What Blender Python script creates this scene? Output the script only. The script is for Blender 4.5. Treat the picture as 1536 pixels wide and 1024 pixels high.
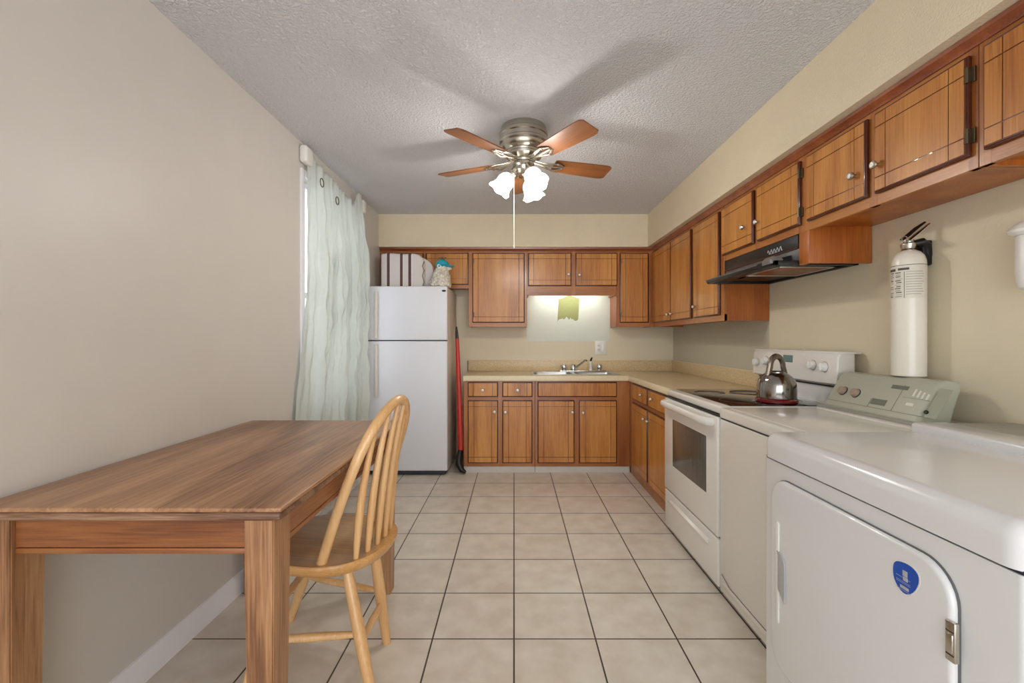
import bpy, bmesh, math, random
from mathutils import Vector, Matrix
PI = math.pi
for o in list(bpy.data.objects): bpy.data.objects.remove(o)
SC = bpy.context.scene
COL = SC.collection
F = 676.0; CH = 1.212          # focal length in pixels (1536 wide), camera height
# ------------------------------------------------------------------ camera
cd = bpy.data.cameras.new('camera'); cam = bpy.data.objects.new('camera', cd); COL.objects.link(cam)
cam.location = (0, 0, CH); cam.rotation_euler = (PI/2, 0, 0)
cd.sensor_width = 36; cd.lens = F/1536*36; cd.shift_x = -3/1536; cd.shift_y = -3/1536
cd.clip_start = .05; cd.clip_end = 200
SC.camera = cam
# ------------------------------------------------------------------ world, exposure
w = bpy.data.worlds.new('sky'); SC.world = w; w.use_nodes = True
bg = w.node_tree.nodes['Background']; bg.inputs[0].default_value = (.86, .92, 1, 1); bg.inputs[1].default_value = 2.0
SC.view_settings.view_transform = 'Standard'; SC.view_settings.look = 'None'
SC.view_settings.exposure = 0.2; SC.view_settings.gamma = 1
SC.view_settings.use_curve_mapping = False
# soft fill lamp added behind the camera to brighten ceiling and walls
def area(name, loc, rot, sx, sy, power, col):
    l = bpy.data.lights.new(name, 'AREA'); l.shape = 'RECTANGLE'; l.size = sx; l.size_y = sy; l.energy = power; l.color = col
    o = bpy.data.objects.new(name, l); COL.objects.link(o); o.location = loc; o.rotation_euler = rot; return o
area('rear_fill', (.17, -2.0, 1.15), (math.radians(103), 0, 0), 2.9, 2.1, 35, (.97, .985, 1))

# ------------------------------------------------------------------ materials
def S(r, g, b):                                  # sRGB 0-255 to linear
    f = lambda c: c/12.92 if c <= .04045 else ((c+.055)/1.055)**2.4
    return (f(r/255), f(g/255), f(b/255), 1)
def mat(name, col, rough=.5, metal=0, var=.04, scale=6, bump=0, bscale=80, coat=0, spec=.5, emit=None, es=0, stretch=None):
    m = bpy.data.materials.new(name); m.use_nodes = True; nt = m.node_tree; N = nt.nodes; L = nt.links
    p = N['Principled BSDF']
    tc = N.new('ShaderNodeTexCoord'); no = N.new('ShaderNodeTexNoise'); no.inputs['Scale'].default_value = scale; no.inputs['Detail'].default_value = 4
    src = tc.outputs['Object']
    if stretch:
        mp = N.new('ShaderNodeMapping'); mp.inputs['Scale'].default_value = stretch; L.new(src, mp.inputs[0]); src = mp.outputs[0]
    L.new(src, no.inputs['Vector'])
    rp = N.new('ShaderNodeValToRGB'); rp.color_ramp.elements[0].position = .3; rp.color_ramp.elements[1].position = .7
    rp.color_ramp.elements[0].color = [max(0, c*(1-var*2)) for c in col[:3]]+[1]; rp.color_ramp.elements[1].color = [min(1, c*(1+var)) for c in col[:3]]+[1]
    L.new(no.outputs[0], rp.inputs[0]); L.new(rp.outputs[0], p.inputs['Base Color'])
    p.inputs['Roughness'].default_value = rough; p.inputs['Metallic'].default_value = metal
    p.inputs['Coat Weight'].default_value = coat; p.inputs['Specular IOR Level'].default_value = spec
    if bump:
        n2 = N.new('ShaderNodeTexNoise'); n2.inputs['Scale'].default_value = bscale; n2.inputs['Detail'].default_value = 3
        L.new(tc.outputs['Object'], n2.inputs['Vector'])
        b = N.new('ShaderNodeBump'); b.inputs['Strength'].default_value = bump; b.inputs['Distance'].default_value = .01
        L.new(n2.outputs[0], b.inputs['Height']); L.new(b.outputs[0], p.inputs['Normal'])
    if emit:
        p.inputs['Emission Color'].default_value = emit; p.inputs['Emission Strength'].default_value = es
    return m
def wood(name, c_light, c_mid, c_dark, axis='Z', rough=.35, coat=.25, sc=1.0, contrast=1.0):
    m = bpy.data.materials.new(name); m.use_nodes = True; nt = m.node_tree; N = nt.nodes; L = nt.links
    p = N['Principled BSDF']; tc = N.new('ShaderNodeTexCoord'); oi = N.new('ShaderNodeObjectInfo')
    ad = N.new('ShaderNodeVectorMath'); ad.operation = 'ADD'
    ml = N.new('ShaderNodeMath'); ml.operation = 'MULTIPLY'; ml.inputs[1].default_value = 17
    L.new(oi.outputs['Random'], ml.inputs[0]); L.new(tc.outputs['Object'], ad.inputs[0]); L.new(ml.outputs[0], ad.inputs[1])
    def noise(a, b, det):
        mp = N.new('ShaderNodeMapping'); s = [a*sc]*3; s['XYZ'.index(axis)] = b*sc; mp.inputs['Scale'].default_value = s
        L.new(ad.outputs[0], mp.inputs[0]); n = N.new('ShaderNodeTexNoise'); n.inputs['Scale'].default_value = 1; n.inputs['Detail'].default_value = det
        n.inputs['Distortion'].default_value = .6; L.new(mp.outputs[0], n.inputs['Vector']); return n
    n1 = noise(9, 1.3, 4); n2 = noise(160, 6, 3)
    mx = N.new('ShaderNodeMath'); mx.operation = 'MULTIPLY_ADD'; mx.inputs[1].default_value = .38; L.new(n2.outputs[0], mx.inputs[0])
    m3 = N.new('ShaderNodeMath'); m3.operation = 'MULTIPLY'; m3.inputs[1].default_value = .62; L.new(n1.outputs[0], m3.inputs[0]); L.new(m3.outputs[0], mx.inputs[2])
    rp = N.new('ShaderNodeValToRGB'); e = rp.color_ramp.elements
    h = .17/contrast
    e[0].position = .5-h; e[0].color = c_dark; e[1].position = .5+h; e[1].color = c_light; x = e.new(.5); x.color = c_mid
    L.new(mx.outputs[0], rp.inputs[0]); L.new(rp.outputs[0], p.inputs['Base Color'])
    p.inputs['Roughness'].default_value = rough; p.inputs['Coat Weight'].default_value = coat; p.inputs['Coat Roughness'].default_value = .2
    b = N.new('ShaderNodeBump'); b.inputs['Strength'].default_value = .12; b.inputs['Distance'].default_value = .003; L.new(n2.outputs[0], b.inputs['Height']); L.new(b.outputs[0], p.inputs['Normal'])
    return m
CL, CM, CK = S(206, 146, 72), S(190, 124, 50), S(156, 90, 28)
M = {}
M['cabV'] = wood('cabinet_wood_upright_grain', CL, CM, CK, 'Z', .36, .22)
M['cabX'] = wood('cabinet_wood_grain_x', S(184, 120, 56), S(167, 101, 42), S(138, 74, 27), 'X', .35, .3)
M['cabY'] = wood('cabinet_wood_grain_y', S(184, 120, 56), S(167, 101, 42), S(138, 74, 27), 'Y', .35, .3)
M['cabF'] = wood('cabinet_frame_wood', S(183, 118, 54), S(164, 98, 41), S(136, 71, 26), 'Z', .35, .3)
M['cabS'] = wood('cabinet_side_wood', S(188, 114, 44), S(170, 94, 32), S(138, 68, 20), 'Z', .38, .2)
M['edge'] = mat('dark_stained_edge', S(84, 34, 14), .35, coat=.3, var=.15, scale=20)
M['under'] = mat('cabinet_underside', S(142, 72, 28), .5, var=.2, scale=8, stretch=(8, 1, 8))
M['table'] = wood('table_wood', S(184, 140, 102), S(154, 110, 76), S(112, 72, 46), 'Y', .4, .2, .7, 1.35)
M['tabX'] = wood('table_apron_wood', S(166, 110, 60), S(142, 85, 42), S(106, 56, 26), 'X', .4, .2)
M['tabY'] = wood('table_side_wood', S(164, 110, 66), S(140, 85, 48), S(106, 58, 30), 'Y', .4, .2)
M['tabZ'] = wood('table_leg_wood', S(186, 144, 104), S(160, 114, 76), S(114, 74, 46), 'Z', .42, .2, 1, 1.2)
M['tabD'] = wood('table_edge_worn', S(160, 126, 100), S(126, 90, 66), S(84, 50, 34), 'X', .45, .1, 2, 1.4)
M['chair'] = wood('chair_beech', S(236, 196, 146), S(224, 178, 122), S(206, 154, 98), 'Z', .32, .4, 1, .9)
M['seat'] = wood('chair_seat_beech', S(226, 178, 118), S(206, 154, 92), S(182, 126, 66), 'X', .3, .4, 1, .9)
M['blade'] = wood('fan_blade_wood', S(150, 98, 54), S(130, 78, 38), S(104, 58, 26), 'X', .4, .2)
M['wallL'] = mat('painted_wall_left', S(214, 209, 202), .42, var=.01, bump=.03, bscale=60)
M['wallB'] = mat('painted_wall_back', S(224, 213, 186), .55, var=.01, bump=.07, bscale=160)
M['soffit'] = mat('painted_soffit', S(226, 211, 182), .6, var=.015, bump=.3, bscale=140)
M['base'] = mat('white_trim_paint', S(240, 240, 244), .4, var=.01)
M['toe'] = mat('grey_vinyl_toe_kick', S(206, 200, 190), .5, var=.03)
M['enamel'] = mat('white_enamel', S(232, 229, 222), .22, var=.005, coat=.4)
M['enamel2'] = mat('white_washer_enamel', S(228, 225, 216), .25, var=.005, coat=.3)
M['enamelw'] = mat('cool_white_enamel', S(228, 228, 228), .22, var=.005, coat=.4)
M['fridge'] = mat('fridge_white', S(226, 227, 232), .35, var=.008, bump=.05, bscale=300)
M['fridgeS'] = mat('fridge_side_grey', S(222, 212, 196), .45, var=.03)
M['gasket'] = mat('dark_gasket', S(52, 58, 70), .6)
M['almond'] = mat('almond_plastic', S(222, 214, 202), .4, var=.02)
M['black'] = mat('black_plastic', S(18, 17, 17), .4, var=.1)
M['blackg'] = mat('black_ceramic_glass', S(12, 12, 13), .08, var=.1, coat=.5)
M['grey'] = mat('grey_metal', S(120, 120, 120), .4, .6, var=.05)
M['ovenw'] = mat('oven_glass_painted_reflection', S(84, 80, 72), .22, var=.12, scale=3, stretch=(1, 12, .5), coat=.3)  # grey-brown reflections with vertical bands are painted into the glass colour
M['crown'] = wood('moulding_wood', S(160, 88, 44), S(138, 68, 32), S(112, 48, 20), 'X', .3, .4)
M['sageM'] = mat('mid_sage_plastic', S(164, 167, 148), .4, var=.02)
M['ring'] = mat('burner_ring_print', S(96, 96, 96), .3)
M['chrome'] = mat('chrome', S(225, 225, 225), .12, 1, var=.01)
M['steel'] = mat('stainless_steel', S(205, 205, 203), .28, 1, var=.02)
M['nickel'] = mat('brushed_nickel', S(196, 190, 178), .27, 1, var=.03)
M['bronze'] = mat('antique_bronze', S(112, 98, 74), .4, .8, var=.2)
M['kettle'] = mat('kettle_polished_steel', S(150, 146, 142), .1, 1, var=.02)
M['maroon'] = mat('maroon_enamel', S(110, 14, 18), .2, coat=.5)
M['gunmetal'] = mat('gunmetal_handle', S(132, 120, 108), .25, .8)
M['sage'] = mat('sage_grey_plastic', S(178, 180, 162), .4, var=.02)
M['sageD'] = mat('dark_sage_print', S(112, 116, 100), .4)
M['sageL'] = mat('pale_sage_print', S(222, 224, 212), .4)
M['taupe'] = mat('taupe_knob_plastic', S(168, 146, 130), .35)
M['tray'] = mat('grey_rear_deck', S(166, 163, 152), .45, var=.04)
M['grip'] = mat('grey_grip', S(176, 176, 178), .35)
M['blue'] = mat('blue_sticker', S(18, 82, 188), .3, var=.06)
M['silver'] = mat('silver_print', S(200, 200, 205), .3, .3)
M['red'] = mat('red_plastic', S(190, 44, 30), .35, var=.08)
M['white'] = mat('white_plastic', S(236, 234, 228), .35, var=.01)
M['outl'] = mat('outlet_slots', S(120, 118, 112), .5)
M['ext'] = mat('extinguisher_white', S(232, 226, 212), .3, coat=.3, var=.01)
M['label'] = mat('label_paper', S(222, 216, 200), .5, var=.02)
M['ink'] = mat('label_ink', S(84, 80, 76), .6)
M['teal'] = mat('turquoise_felt', S(34, 164, 182), .7, var=.08, scale=40)
M['fur'] = mat('cream_plush', S(236, 226, 208), .95, var=.2, scale=60, bump=1, bscale=120)
M['furB'] = mat('brown_fluff', S(140, 116, 90), .95, var=.25, scale=80, bump=1, bscale=120)
M['display'] = mat('display_green', S(104, 134, 132), .2)
M['patch'] = mat('olive_green_paint', S(158, 160, 104), .7, var=.06, scale=40, stretch=(4, 1, 1))
M['palefield'] = mat('pale_wall_field', S(216, 220, 208), .6, var=.01)
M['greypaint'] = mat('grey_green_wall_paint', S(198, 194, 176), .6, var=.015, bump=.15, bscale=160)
M['filter'] = mat('filter_painted_reflection', S(150, 84, 44), .3, .7, var=.1)  # orange reflection under the hood is painted into the filter colour
M['yoke'] = mat('grey_end_cap', S(120, 118, 114), .35, .3)

def floor_mat():
    m = bpy.data.materials.new('ceramic_floor_tile'); m.use_nodes = True; nt = m.node_tree; N = nt.nodes; L = nt.links; p = N['Principled BSDF']
    tc = N.new('ShaderNodeTexCoord'); mp = N.new('ShaderNodeMapping'); mp.inputs['Location'].default_value = (.33*10, .33*20-3.145, 0)
    mp.vector_type = 'POINT'; L.new(tc.outputs['Object'], mp.inputs[0])
    br = N.new('ShaderNodeTexBrick'); br.offset = 0; br.inputs['Scale'].default_value = 1; br.inputs['Mortar Size'].default_value = .0033; br.inputs['Mortar Smooth'].default_value = .1
    br.inputs['Brick Width'].default_value = .33; br.inputs['Row Height'].default_value = .33; br.inputs['Bias'].default_value = 0
    br.inputs['Color1'].default_value = S(228, 220, 208); br.inputs['Color2'].default_value = S(222, 213, 200); br.inputs['Mortar'].default_value = S(62, 50, 42)
    L.new(mp.outputs[0], br.inputs['Vector'])
    no = N.new('ShaderNodeTexNoise'); no.inputs['Scale'].default_value = 9; no.inputs['Detail'].default_value = 8; L.new(tc.outputs['Object'], no.inputs['Vector'])
    rp = N.new('ShaderNodeValToRGB'); rp.color_ramp.elements[0].position = .35; rp.color_ramp.elements[1].position = .7
    rp.color_ramp.elements[0].color = (.86, .83, .79, 1); rp.color_ramp.elements[1].color = (1.02, 1.02, 1.02, 1); L.new(no.outputs[0], rp.inputs[0])
    mx = N.new('ShaderNodeMix'); mx.data_type = 'RGBA'; mx.blend_type = 'MULTIPLY'; mx.inputs[0].default_value = 1
    L.new(br.outputs['Color'], mx.inputs[6]); L.new(rp.outputs[0], mx.inputs[7]); L.new(mx.outputs[2], p.inputs['Base Color'])
    p.inputs['Roughness'].default_value = .38
    b = N.new('ShaderNodeBump'); b.invert = True; b.inputs['Strength'].default_value = .5; b.inputs['Distance'].default_value = .002; L.new(br.outputs['Fac'], b.inputs['Height']); L.new(b.outputs[0], p.inputs['Normal'])
    return m
M['floor'] = floor_mat()
def ceil_mat():
    m = bpy.data.materials.new('textured_ceiling'); m.use_nodes = True; nt = m.node_tree; N = nt.nodes; L = nt.links; p = N['Principled BSDF']
    p.inputs['Base Color'].default_value = S(243, 242, 244); p.inputs['Roughness'].default_value = .85
    tc = N.new('ShaderNodeTexCoord'); a = N.new('ShaderNodeTexNoise'); a.inputs['Scale'].default_value = 72; a.inputs['Detail'].default_value = 4; a.inputs['Roughness'].default_value = .6
    L.new(tc.outputs['Object'], a.inputs['Vector'])
    rp = N.new('ShaderNodeValToRGB'); rp.color_ramp.elements[0].position = .38; rp.color_ramp.elements[1].position = .62; L.new(a.outputs[0], rp.inputs[0])
    b = N.new('ShaderNodeBump'); b.inputs['Strength'].default_value = .9; b.inputs['Distance'].default_value = .011; L.new(rp.outputs[0], b.inputs['Height']); L.new(b.outputs[0], p.inputs['Normal'])
    return m
M['ceil'] = ceil_mat()
def lam_mat():
    m = bpy.data.materials.new('speckled_laminate'); m.use_nodes = True; nt = m.node_tree; N = nt.nodes; L = nt.links; p = N['Principled BSDF']
    tc = N.new('ShaderNodeTexCoord'); a = N.new('ShaderNodeTexNoise'); a.inputs['Scale'].default_value = 220; a.inputs['Detail'].default_value = 2; L.new(tc.outputs['Object'], a.inputs['Vector'])
    rp = N.new('ShaderNodeValToRGB'); rp.color_ramp.elements[0].position = .35; rp.color_ramp.elements[1].position = .6
    rp.color_ramp.elements[0].color = S(196, 168, 122); rp.color_ramp.elements[1].color = S(230, 211, 172); L.new(a.outputs[0], rp.inputs[0]); L.new(rp.outputs[0], p.inputs['Base Color'])
    p.inputs['Roughness'].default_value = .35; return m
M['lam'] = lam_mat()
M['lamE'] = mat('laminate_front_edge', S(234, 218, 184), .35, var=.03, scale=40)
def cloth_mat():
    m = bpy.data.materials.new('sheer_pale_green_fabric'); m.use_nodes = True; nt = m.node_tree; N = nt.nodes; L = nt.links; p = N['Principled BSDF']; out = N['Material Output']
    p.inputs['Base Color'].default_value = S(232, 235, 230); p.inputs['Roughness'].default_value = .36; p.inputs['Sheen Weight'].default_value = .3
    t = N.new('ShaderNodeBsdfTranslucent'); t.inputs[0].default_value = S(231, 236, 231); mx = N.new('ShaderNodeMixShader'); mx.inputs[0].default_value = .42
    L.new(p.outputs[0], mx.inputs[1]); L.new(t.outputs[0], mx.inputs[2]); L.new(mx.outputs[0], out.inputs[0])
    tc = N.new('ShaderNodeTexCoord'); mp = N.new('ShaderNodeMapping'); mp.inputs['Scale'].default_value = (10, 10, 2.5); L.new(tc.outputs['Object'], mp.inputs[0])
    n = N.new('ShaderNodeTexNoise'); n.inputs['Scale'].default_value = 1.4; n.inputs['Detail'].default_value = 5; L.new(mp.outputs[0], n.inputs['Vector'])
    b = N.new('ShaderNodeBump'); b.inputs['Strength'].default_value = .9; b.inputs['Distance'].default_value = .04; L.new(n.outputs[0], b.inputs['Height']); L.new(b.outputs[0], p.inputs['Normal'])
    return m
M['cloth'] = cloth_mat()
def glass_pane():
    m = bpy.data.materials.new('window_glass'); m.use_nodes = True; nt = m.node_tree; N = nt.nodes; L = nt.links
    for n in list(N): N.remove(n)
    o = N.new('ShaderNodeOutputMaterial'); t = N.new('ShaderNodeBsdfTransparent'); g = N.new('ShaderNodeBsdfGlossy'); g.inputs['Roughness'].default_value = .02
    mx = N.new('ShaderNodeMixShader'); mx.inputs[0].default_value = .06; L.new(t.outputs[0], mx.inputs[1]); L.new(g.outputs[0], mx.inputs[2]); L.new(mx.outputs[0], o.inputs[0]); return m
M['pane'] = glass_pane()
def shade_mat():
    m = bpy.data.materials.new('lit_alabaster_glass'); m.use_nodes = True; nt = m.node_tree; N = nt.nodes; L = nt.links; p = N['Principled BSDF']
    p.inputs['Base Color'].default_value = (.9, .9, .88, 1); p.inputs['Roughness'].default_value = .25
    lw = N.new('ShaderNodeLayerWeight'); lw.inputs[0].default_value = .75
    mr = N.new('ShaderNodeMapRange'); mr.inputs[3].default_value = 7.5; mr.inputs[4].default_value = .8; L.new(lw.outputs['Facing'], mr.inputs[0])
    p.inputs['Emission Color'].default_value = (1, .95, .87, 1); L.new(mr.outputs[0], p.inputs['Emission Strength']); return m
M['shade'] = shade_mat()
M['bulb'] = mat('lit_bulb', (1, .9, .75, 1), .3, emit=(1, .94, .84, 1), es=40)
M['tube'] = mat('lit_fluorescent_tube', (1, 1, 1, 1), .3, emit=(.93, 1, .96, 1), es=20)
def stripe_mat():
    m = bpy.data.materials.new('striped_cushion_fabric'); m.use_nodes = True; nt = m.node_tree; N = nt.nodes; L = nt.links; p = N['Principled BSDF']
    tc = N.new('ShaderNodeTexCoord'); sx = N.new('ShaderNodeSeparateXYZ'); L.new(tc.outputs['Object'], sx.inputs[0])
    rp = N.new('ShaderNodeValToRGB'); rp.color_ramp.interpolation = 'CONSTANT'; e = rp.color_ramp.elements
    mr = N.new('ShaderNodeMapRange'); mr.inputs[1].default_value = 0; mr.inputs[2].default_value = .5; L.new(sx.outputs[0], mr.inputs[0]); L.new(mr.outputs[0], rp.inputs[0])
    dk = S(96, 68, 62); lt = S(214, 206, 202); ed = S(236, 232, 226)
    stops = [(0, lt), (.105, ed), (.113, dk), (.165, ed), (.175, lt), (.355, dk), (.405, ed), (.415, lt), (.505, dk), (.56, ed), (.575, lt)]
    e[0].position = 0; e[0].color = lt; e[1].position = stops[1][0]; e[1].color = stops[1][1]
    for a, c in stops[2:]:
        x = e.new(a); x.color = c
    L.new(rp.outputs[0], p.inputs['Base Color']); p.inputs['Roughness'].default_value = .85
    return m
M['stripe'] = stripe_mat()

# ------------------------------------------------------------------ mesh builder
class B:
    def __init__(s): s.bm = bmesh.new()
    def _merge(s, t, mi=0):
        for f in t.faces: f.material_index = mi
        me = bpy.data.meshes.new('t'); t.to_mesh(me); t.free(); s.bm.from_mesh(me); bpy.data.meshes.remove(me); return s
    def box(s, x0, x1, y0, y1, z0, z1, bev=0, mi=0, seg=2, pick=None):
        t = bmesh.new(); bmesh.ops.create_cube(t, size=1)
        a = Vector((min(x0, x1), min(y0, y1), min(z0, z1))); b = Vector((max(x0, x1), max(y0, y1), max(z0, z1)))
        for v in t.verts: v.co = Vector([(a[i]+b[i])/2+v.co[i]*(b[i]-a[i]) for i in range(3)])
        if bev:
            ed = [e for e in t.edges if pick is None or pick(e)]
            bmesh.ops.bevel(t, geom=ed, offset=bev, segments=seg, profile=.5, affect='EDGES', clamp_overlap=True)
        return s._merge(t, mi)
    def prism(s, pts, ax, a, b, mi=0, bev=0, seg=2):
        """pts: 2-D outline in the two axes other than ax (in XYZ order), extruded from a to b along ax"""
        t = bmesh.new(); i = 'XYZ'.index(ax)
        def V(p, c): l = list(p); l.insert(i, c); return t.verts.new(l)
        A = [V(p, a) for p in pts]; Bv = [V(p, b) for p in pts]; n = len(pts)
        t.faces.new(A); t.faces.new(Bv[::-1])
        for k in range(n): t.faces.new((A[k], Bv[k], Bv[(k+1) % n], A[(k+1) % n]))
        bmesh.ops.recalc_face_normals(t, faces=t.faces)
        if bev:
            cap = [e for e in t.edges if abs(e.verts[0].co[i]-e.verts[1].co[i]) < 1e-6]
            bmesh.ops.bevel(t, geom=cap, offset=bev, segments=seg, profile=.5, affect='EDGES', clamp_overlap=True)
        return s._merge(t, mi)
    def rings(s, rings, closed=False, cap=True, mi=0):
        t = bmesh.new(); R = [[t.verts.new(p) for p in r] for r in rings]; n = len(R[0]); m = len(R)
        for i in range(m if closed else m-1):
            for k in range(n): t.faces.new((R[i][k], R[i][(k+1) % n], R[(i+1) % m][(k+1) % n], R[(i+1) % m][k]))
        if cap and not closed: t.faces.new(R[0][::-1]); t.faces.new(R[-1])
        bmesh.ops.recalc_face_normals(t, faces=t.faces); return s._merge(t, mi)
    def tube(s, pts, r, seg=12, mi=0, flat=None, closed=False, cap=True, up=None):
        """r: radius or list; flat: (a,b) multipliers for an oval section"""
        P = [Vector(p) for p in pts]; n = len(P); r = [r]*n if not isinstance(r, (list, tuple)) else r
        fa, fb = flat or (1, 1); out = []; nrm = None
        for i in range(n):
            if closed: d = P[(i+1) % n]-P[i-1]
            else: d = P[min(i+1, n-1)]-P[max(i-1, 0)]
            d.normalize()
            if nrm is None:
                u = Vector(up) if up else (Vector((0, 0, 1)) if abs(d.z) < .9 else Vector((1, 0, 0)))
                nrm = (u-d*u.dot(d)).normalized()
            else: nrm = (nrm-d*nrm.dot(d)).normalized()
            bi = d.cross(nrm)
            out.append([P[i]+nrm*(math.cos(2*PI*k/seg)*r[i]*fa)+bi*(math.sin(2*PI*k/seg)*r[i]*fb) for k in range(seg)])
        return s.rings(out, closed, cap, mi)
    def lathe(s, c, prof, d=(0, 0, 1), seg=32, mi=0, wav=None, cap=True):
        c = Vector(c); d = Vector(d).normalized(); u = Vector((0, 0, 1)) if abs(d.z) < .9 else Vector((1, 0, 0))
        a = (u-d*u.dot(d)).normalized(); b = d.cross(a); out = []
        for j, (r, h) in enumerate(prof):
            ring = []
            for k in range(seg):
                th = 2*PI*k/seg; rr, hh = max(r, 1e-4), h
                if wav: rr, hh = wav(th, rr, hh, j)
                ring.append(c+d*hh+a*(math.cos(th)*rr)+b*(math.sin(th)*rr))
            out.append(ring)
        return s.rings(out, False, cap, mi)
    def sph(s, c, r, mi=0, seg=20, fn=None):
        t = bmesh.new(); bmesh.ops.create_uvsphere(t, u_segments=seg, v_segments=seg*2//3, radius=1); r = r if isinstance(r, (tuple, list)) else (r, r, r)
        for v in t.verts:
            k = fn(v.co) if fn else 1
            v.co = Vector([c[i]+v.co[i]*r[i]*k for i in range(3)])
        return s._merge(t, mi)
    def xf(s, mtx):
        bmesh.ops.transform(s.bm, matrix=mtx, verts=s.bm.verts); return s
def org(p):
    v = Vector((0, 0, 0))
    while p: v += p.location; p = p.parent
    return v
def build(name, b, m, parent=None, ang=32, label=None, origin=None):
    me = bpy.data.meshes.new(name)
    off = org(parent)
    if parent is None and origin: off = Vector(origin)
    b.bm.transform(Matrix.Translation(-off)); b.bm.to_mesh(me); b.bm.free()
    for p in me.polygons: p.use_smooth = True
    me.set_sharp_from_angle(angle=math.radians(ang))
    for x in (m if isinstance(m, (list, tuple)) else [m]): me.materials.append(M[x])
    o = bpy.data.objects.new(name, me); COL.objects.link(o); o.parent = parent
    if parent is None and origin: o.location = origin
    if label: o['label'] = label
    return o
def thing(name, label, cat, loc=(0, 0, 0), group=None):
    o = bpy.data.objects.new(name, None); COL.objects.link(o); o.location = loc; o.empty_display_size = .05
    o['label'] = label; o['category'] = cat
    if group: o['group'] = group
    return o
def tag(o, label, cat, group=None):
    o['label'] = label; o['category'] = cat
    if group: o['group'] = group
    return o
def struct(o): o['kind'] = 'structure'; return o

# ------------------------------------------------------------------ room shell
XL, XR, YB, ZC = -1.315, 1.66, 4.70, 2.43
XS, YS, ZS = 1.30, 4.38, 2.112                    # soffit faces
Y0 = -2.2
struct(build('floor', B().box(XL-.15, XR+.15, Y0, YB+.15, -.1, 0), 'floor'))
struct(build('ceiling', B().box(XL-.15, XR+.15, Y0, YB+.15, ZC, ZC+.1), 'ceil'))
WY0, WY1, WZ0, WZ1 = 2.80, 3.80, .75, 2.24        # window opening
b = B(); b.box(XL-.12, XL, Y0, WY0, 0, ZC); b.box(XL-.12, XL, WY1, YB, 0, ZC); b.box(XL-.12, XL, WY0, WY1, 0, WZ0); b.box(XL-.12, XL, WY0, WY1, WZ1, ZC)
struct(build('wall_left', b, 'wallL'))
struct(build('wall_back', B().box(XL-.12, XR+.12, YB, YB+.12, 0, ZC), 'wallB'))
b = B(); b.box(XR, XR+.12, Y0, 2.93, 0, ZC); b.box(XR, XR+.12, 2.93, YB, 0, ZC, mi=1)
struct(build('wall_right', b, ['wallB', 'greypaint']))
b = B(); b.box(XL, XS, YS, YB, ZS, ZC); b.box(XS, XR, Y0, YB, ZS, ZC)
struct(build('wall_soffit', b, 'soffit'))
b = B(); b.prism([(XL, 0), (XL+.013, 0), (XL+.013, .078), (XL+.009, .088), (XL+.006, .097), (XL, .1)], 'Y', Y0, YB)
struct(build('baseboard_left', b, 'base'))
# window with its casing and panes
fr = B()
for (a, c, z0, z1) in ((WY0, WY0+.04, WZ0, WZ1), (WY1-.04, WY1, WZ0, WZ1), (WY0, WY1, WZ0, WZ0+.04), (WY0, WY1, WZ1-.04, WZ1), (WY0, WY1, 1.48, 1.52)):
    fr.box(XL-.09, XL-.05, a, c, z0, z1, .003)
fr.box(XL-.004, XL+.012, WY0-.03, WY0+.012, WZ0-.04, WZ1+.03, .003); fr.box(XL-.004, XL+.012, WY1-.012, WY1+.03, WZ0-.04, WZ1+.03, .003)
fr.box(XL-.004, XL+.012, WY0, WY1, WZ1-.01, WZ1+.03, .003)
wn = struct(build('window_1', fr, 'base'))
build('pane', B().box(XL-.072, XL-.068, WY0+.03, WY1-.03, WZ0+.03, WZ1-.03), 'pane', wn)

# paler flat field and green paint swatch on the back wall above the sink, thin layers on the wall
b = B(); b.box(.135, .995, YB-.0015, YB, 1.19, 1.70)
pf = struct(build('trim_1', b, 'palefield'))
random.seed(3)
def swatch():
    x0, x1 = (838-771)*4.69/F, (869-771)*4.69/F; zt, zb = CH+64*4.69/F, CH+27*4.69/F
    top = []; bot = []; n = 16
    for i in range(n+1):
        u = i/n; x = x0+(x1-x0)*u
        top.append((x+.006*math.sin(u*9), zt-.014*math.sin(u*7+1)-.02*max(0, .25-u)*4*.5))
        bot.append((x-.012*(1-u)-.01*u, zb+.03*abs(math.sin(u*11))*(1-u*.3)+(.02 if 3 < i < 11 else 0)+random.uniform(-.008, .008)))
    return top+bot[::-1]
b = B(); b.prism(swatch(), 'Y', YB-.003, YB-.0016)
tag(build('paint_swatch', b, 'patch', origin=(.57, YB-.003, 1.5)), 'ragged olive green paint swatch brushed on the pale wall above the sink', 'paint swatch')

# ------------------------------------------------------------------ cabinets
YF, XF = 4.42, 1.365           # upper cabinet faces (back run, right run)
def mapper(side, face):
    if side == 'back': return lambda u, d, z: (u, face+d, z)
    return lambda u, d, z: (face+d, u, z)
def ubox(b, P, u0, u1, d0, d1, z0, z1, bev=0, mi=0, seg=1):
    p, q = P(u0, d0, z0), P(u1, d1, z1); return b.box(p[0], q[0], p[1], q[1], p[2], q[2], bev, mi, seg)
def knob(parent, side, P, u, z, d=-.02):
    dr = (0, -1, 0) if side == 'back' else (-1, 0, 0)
    b = B(); b.lathe(P(u, d, z), [(.006, -.001), (.006, .010), (.013, .013), (.0155, .018), (.0145, .023), (.011, .0255)], dr, 18)
    b.lathe(P(u, d, z), [(.0085, .0225), (.0088, .026), (.004, .0285), (0, .029)], dr, 14, mi=1)
    return build('knob', b, ['nickel', 'white'], parent, label='small round metal knob with a white centre')
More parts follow.
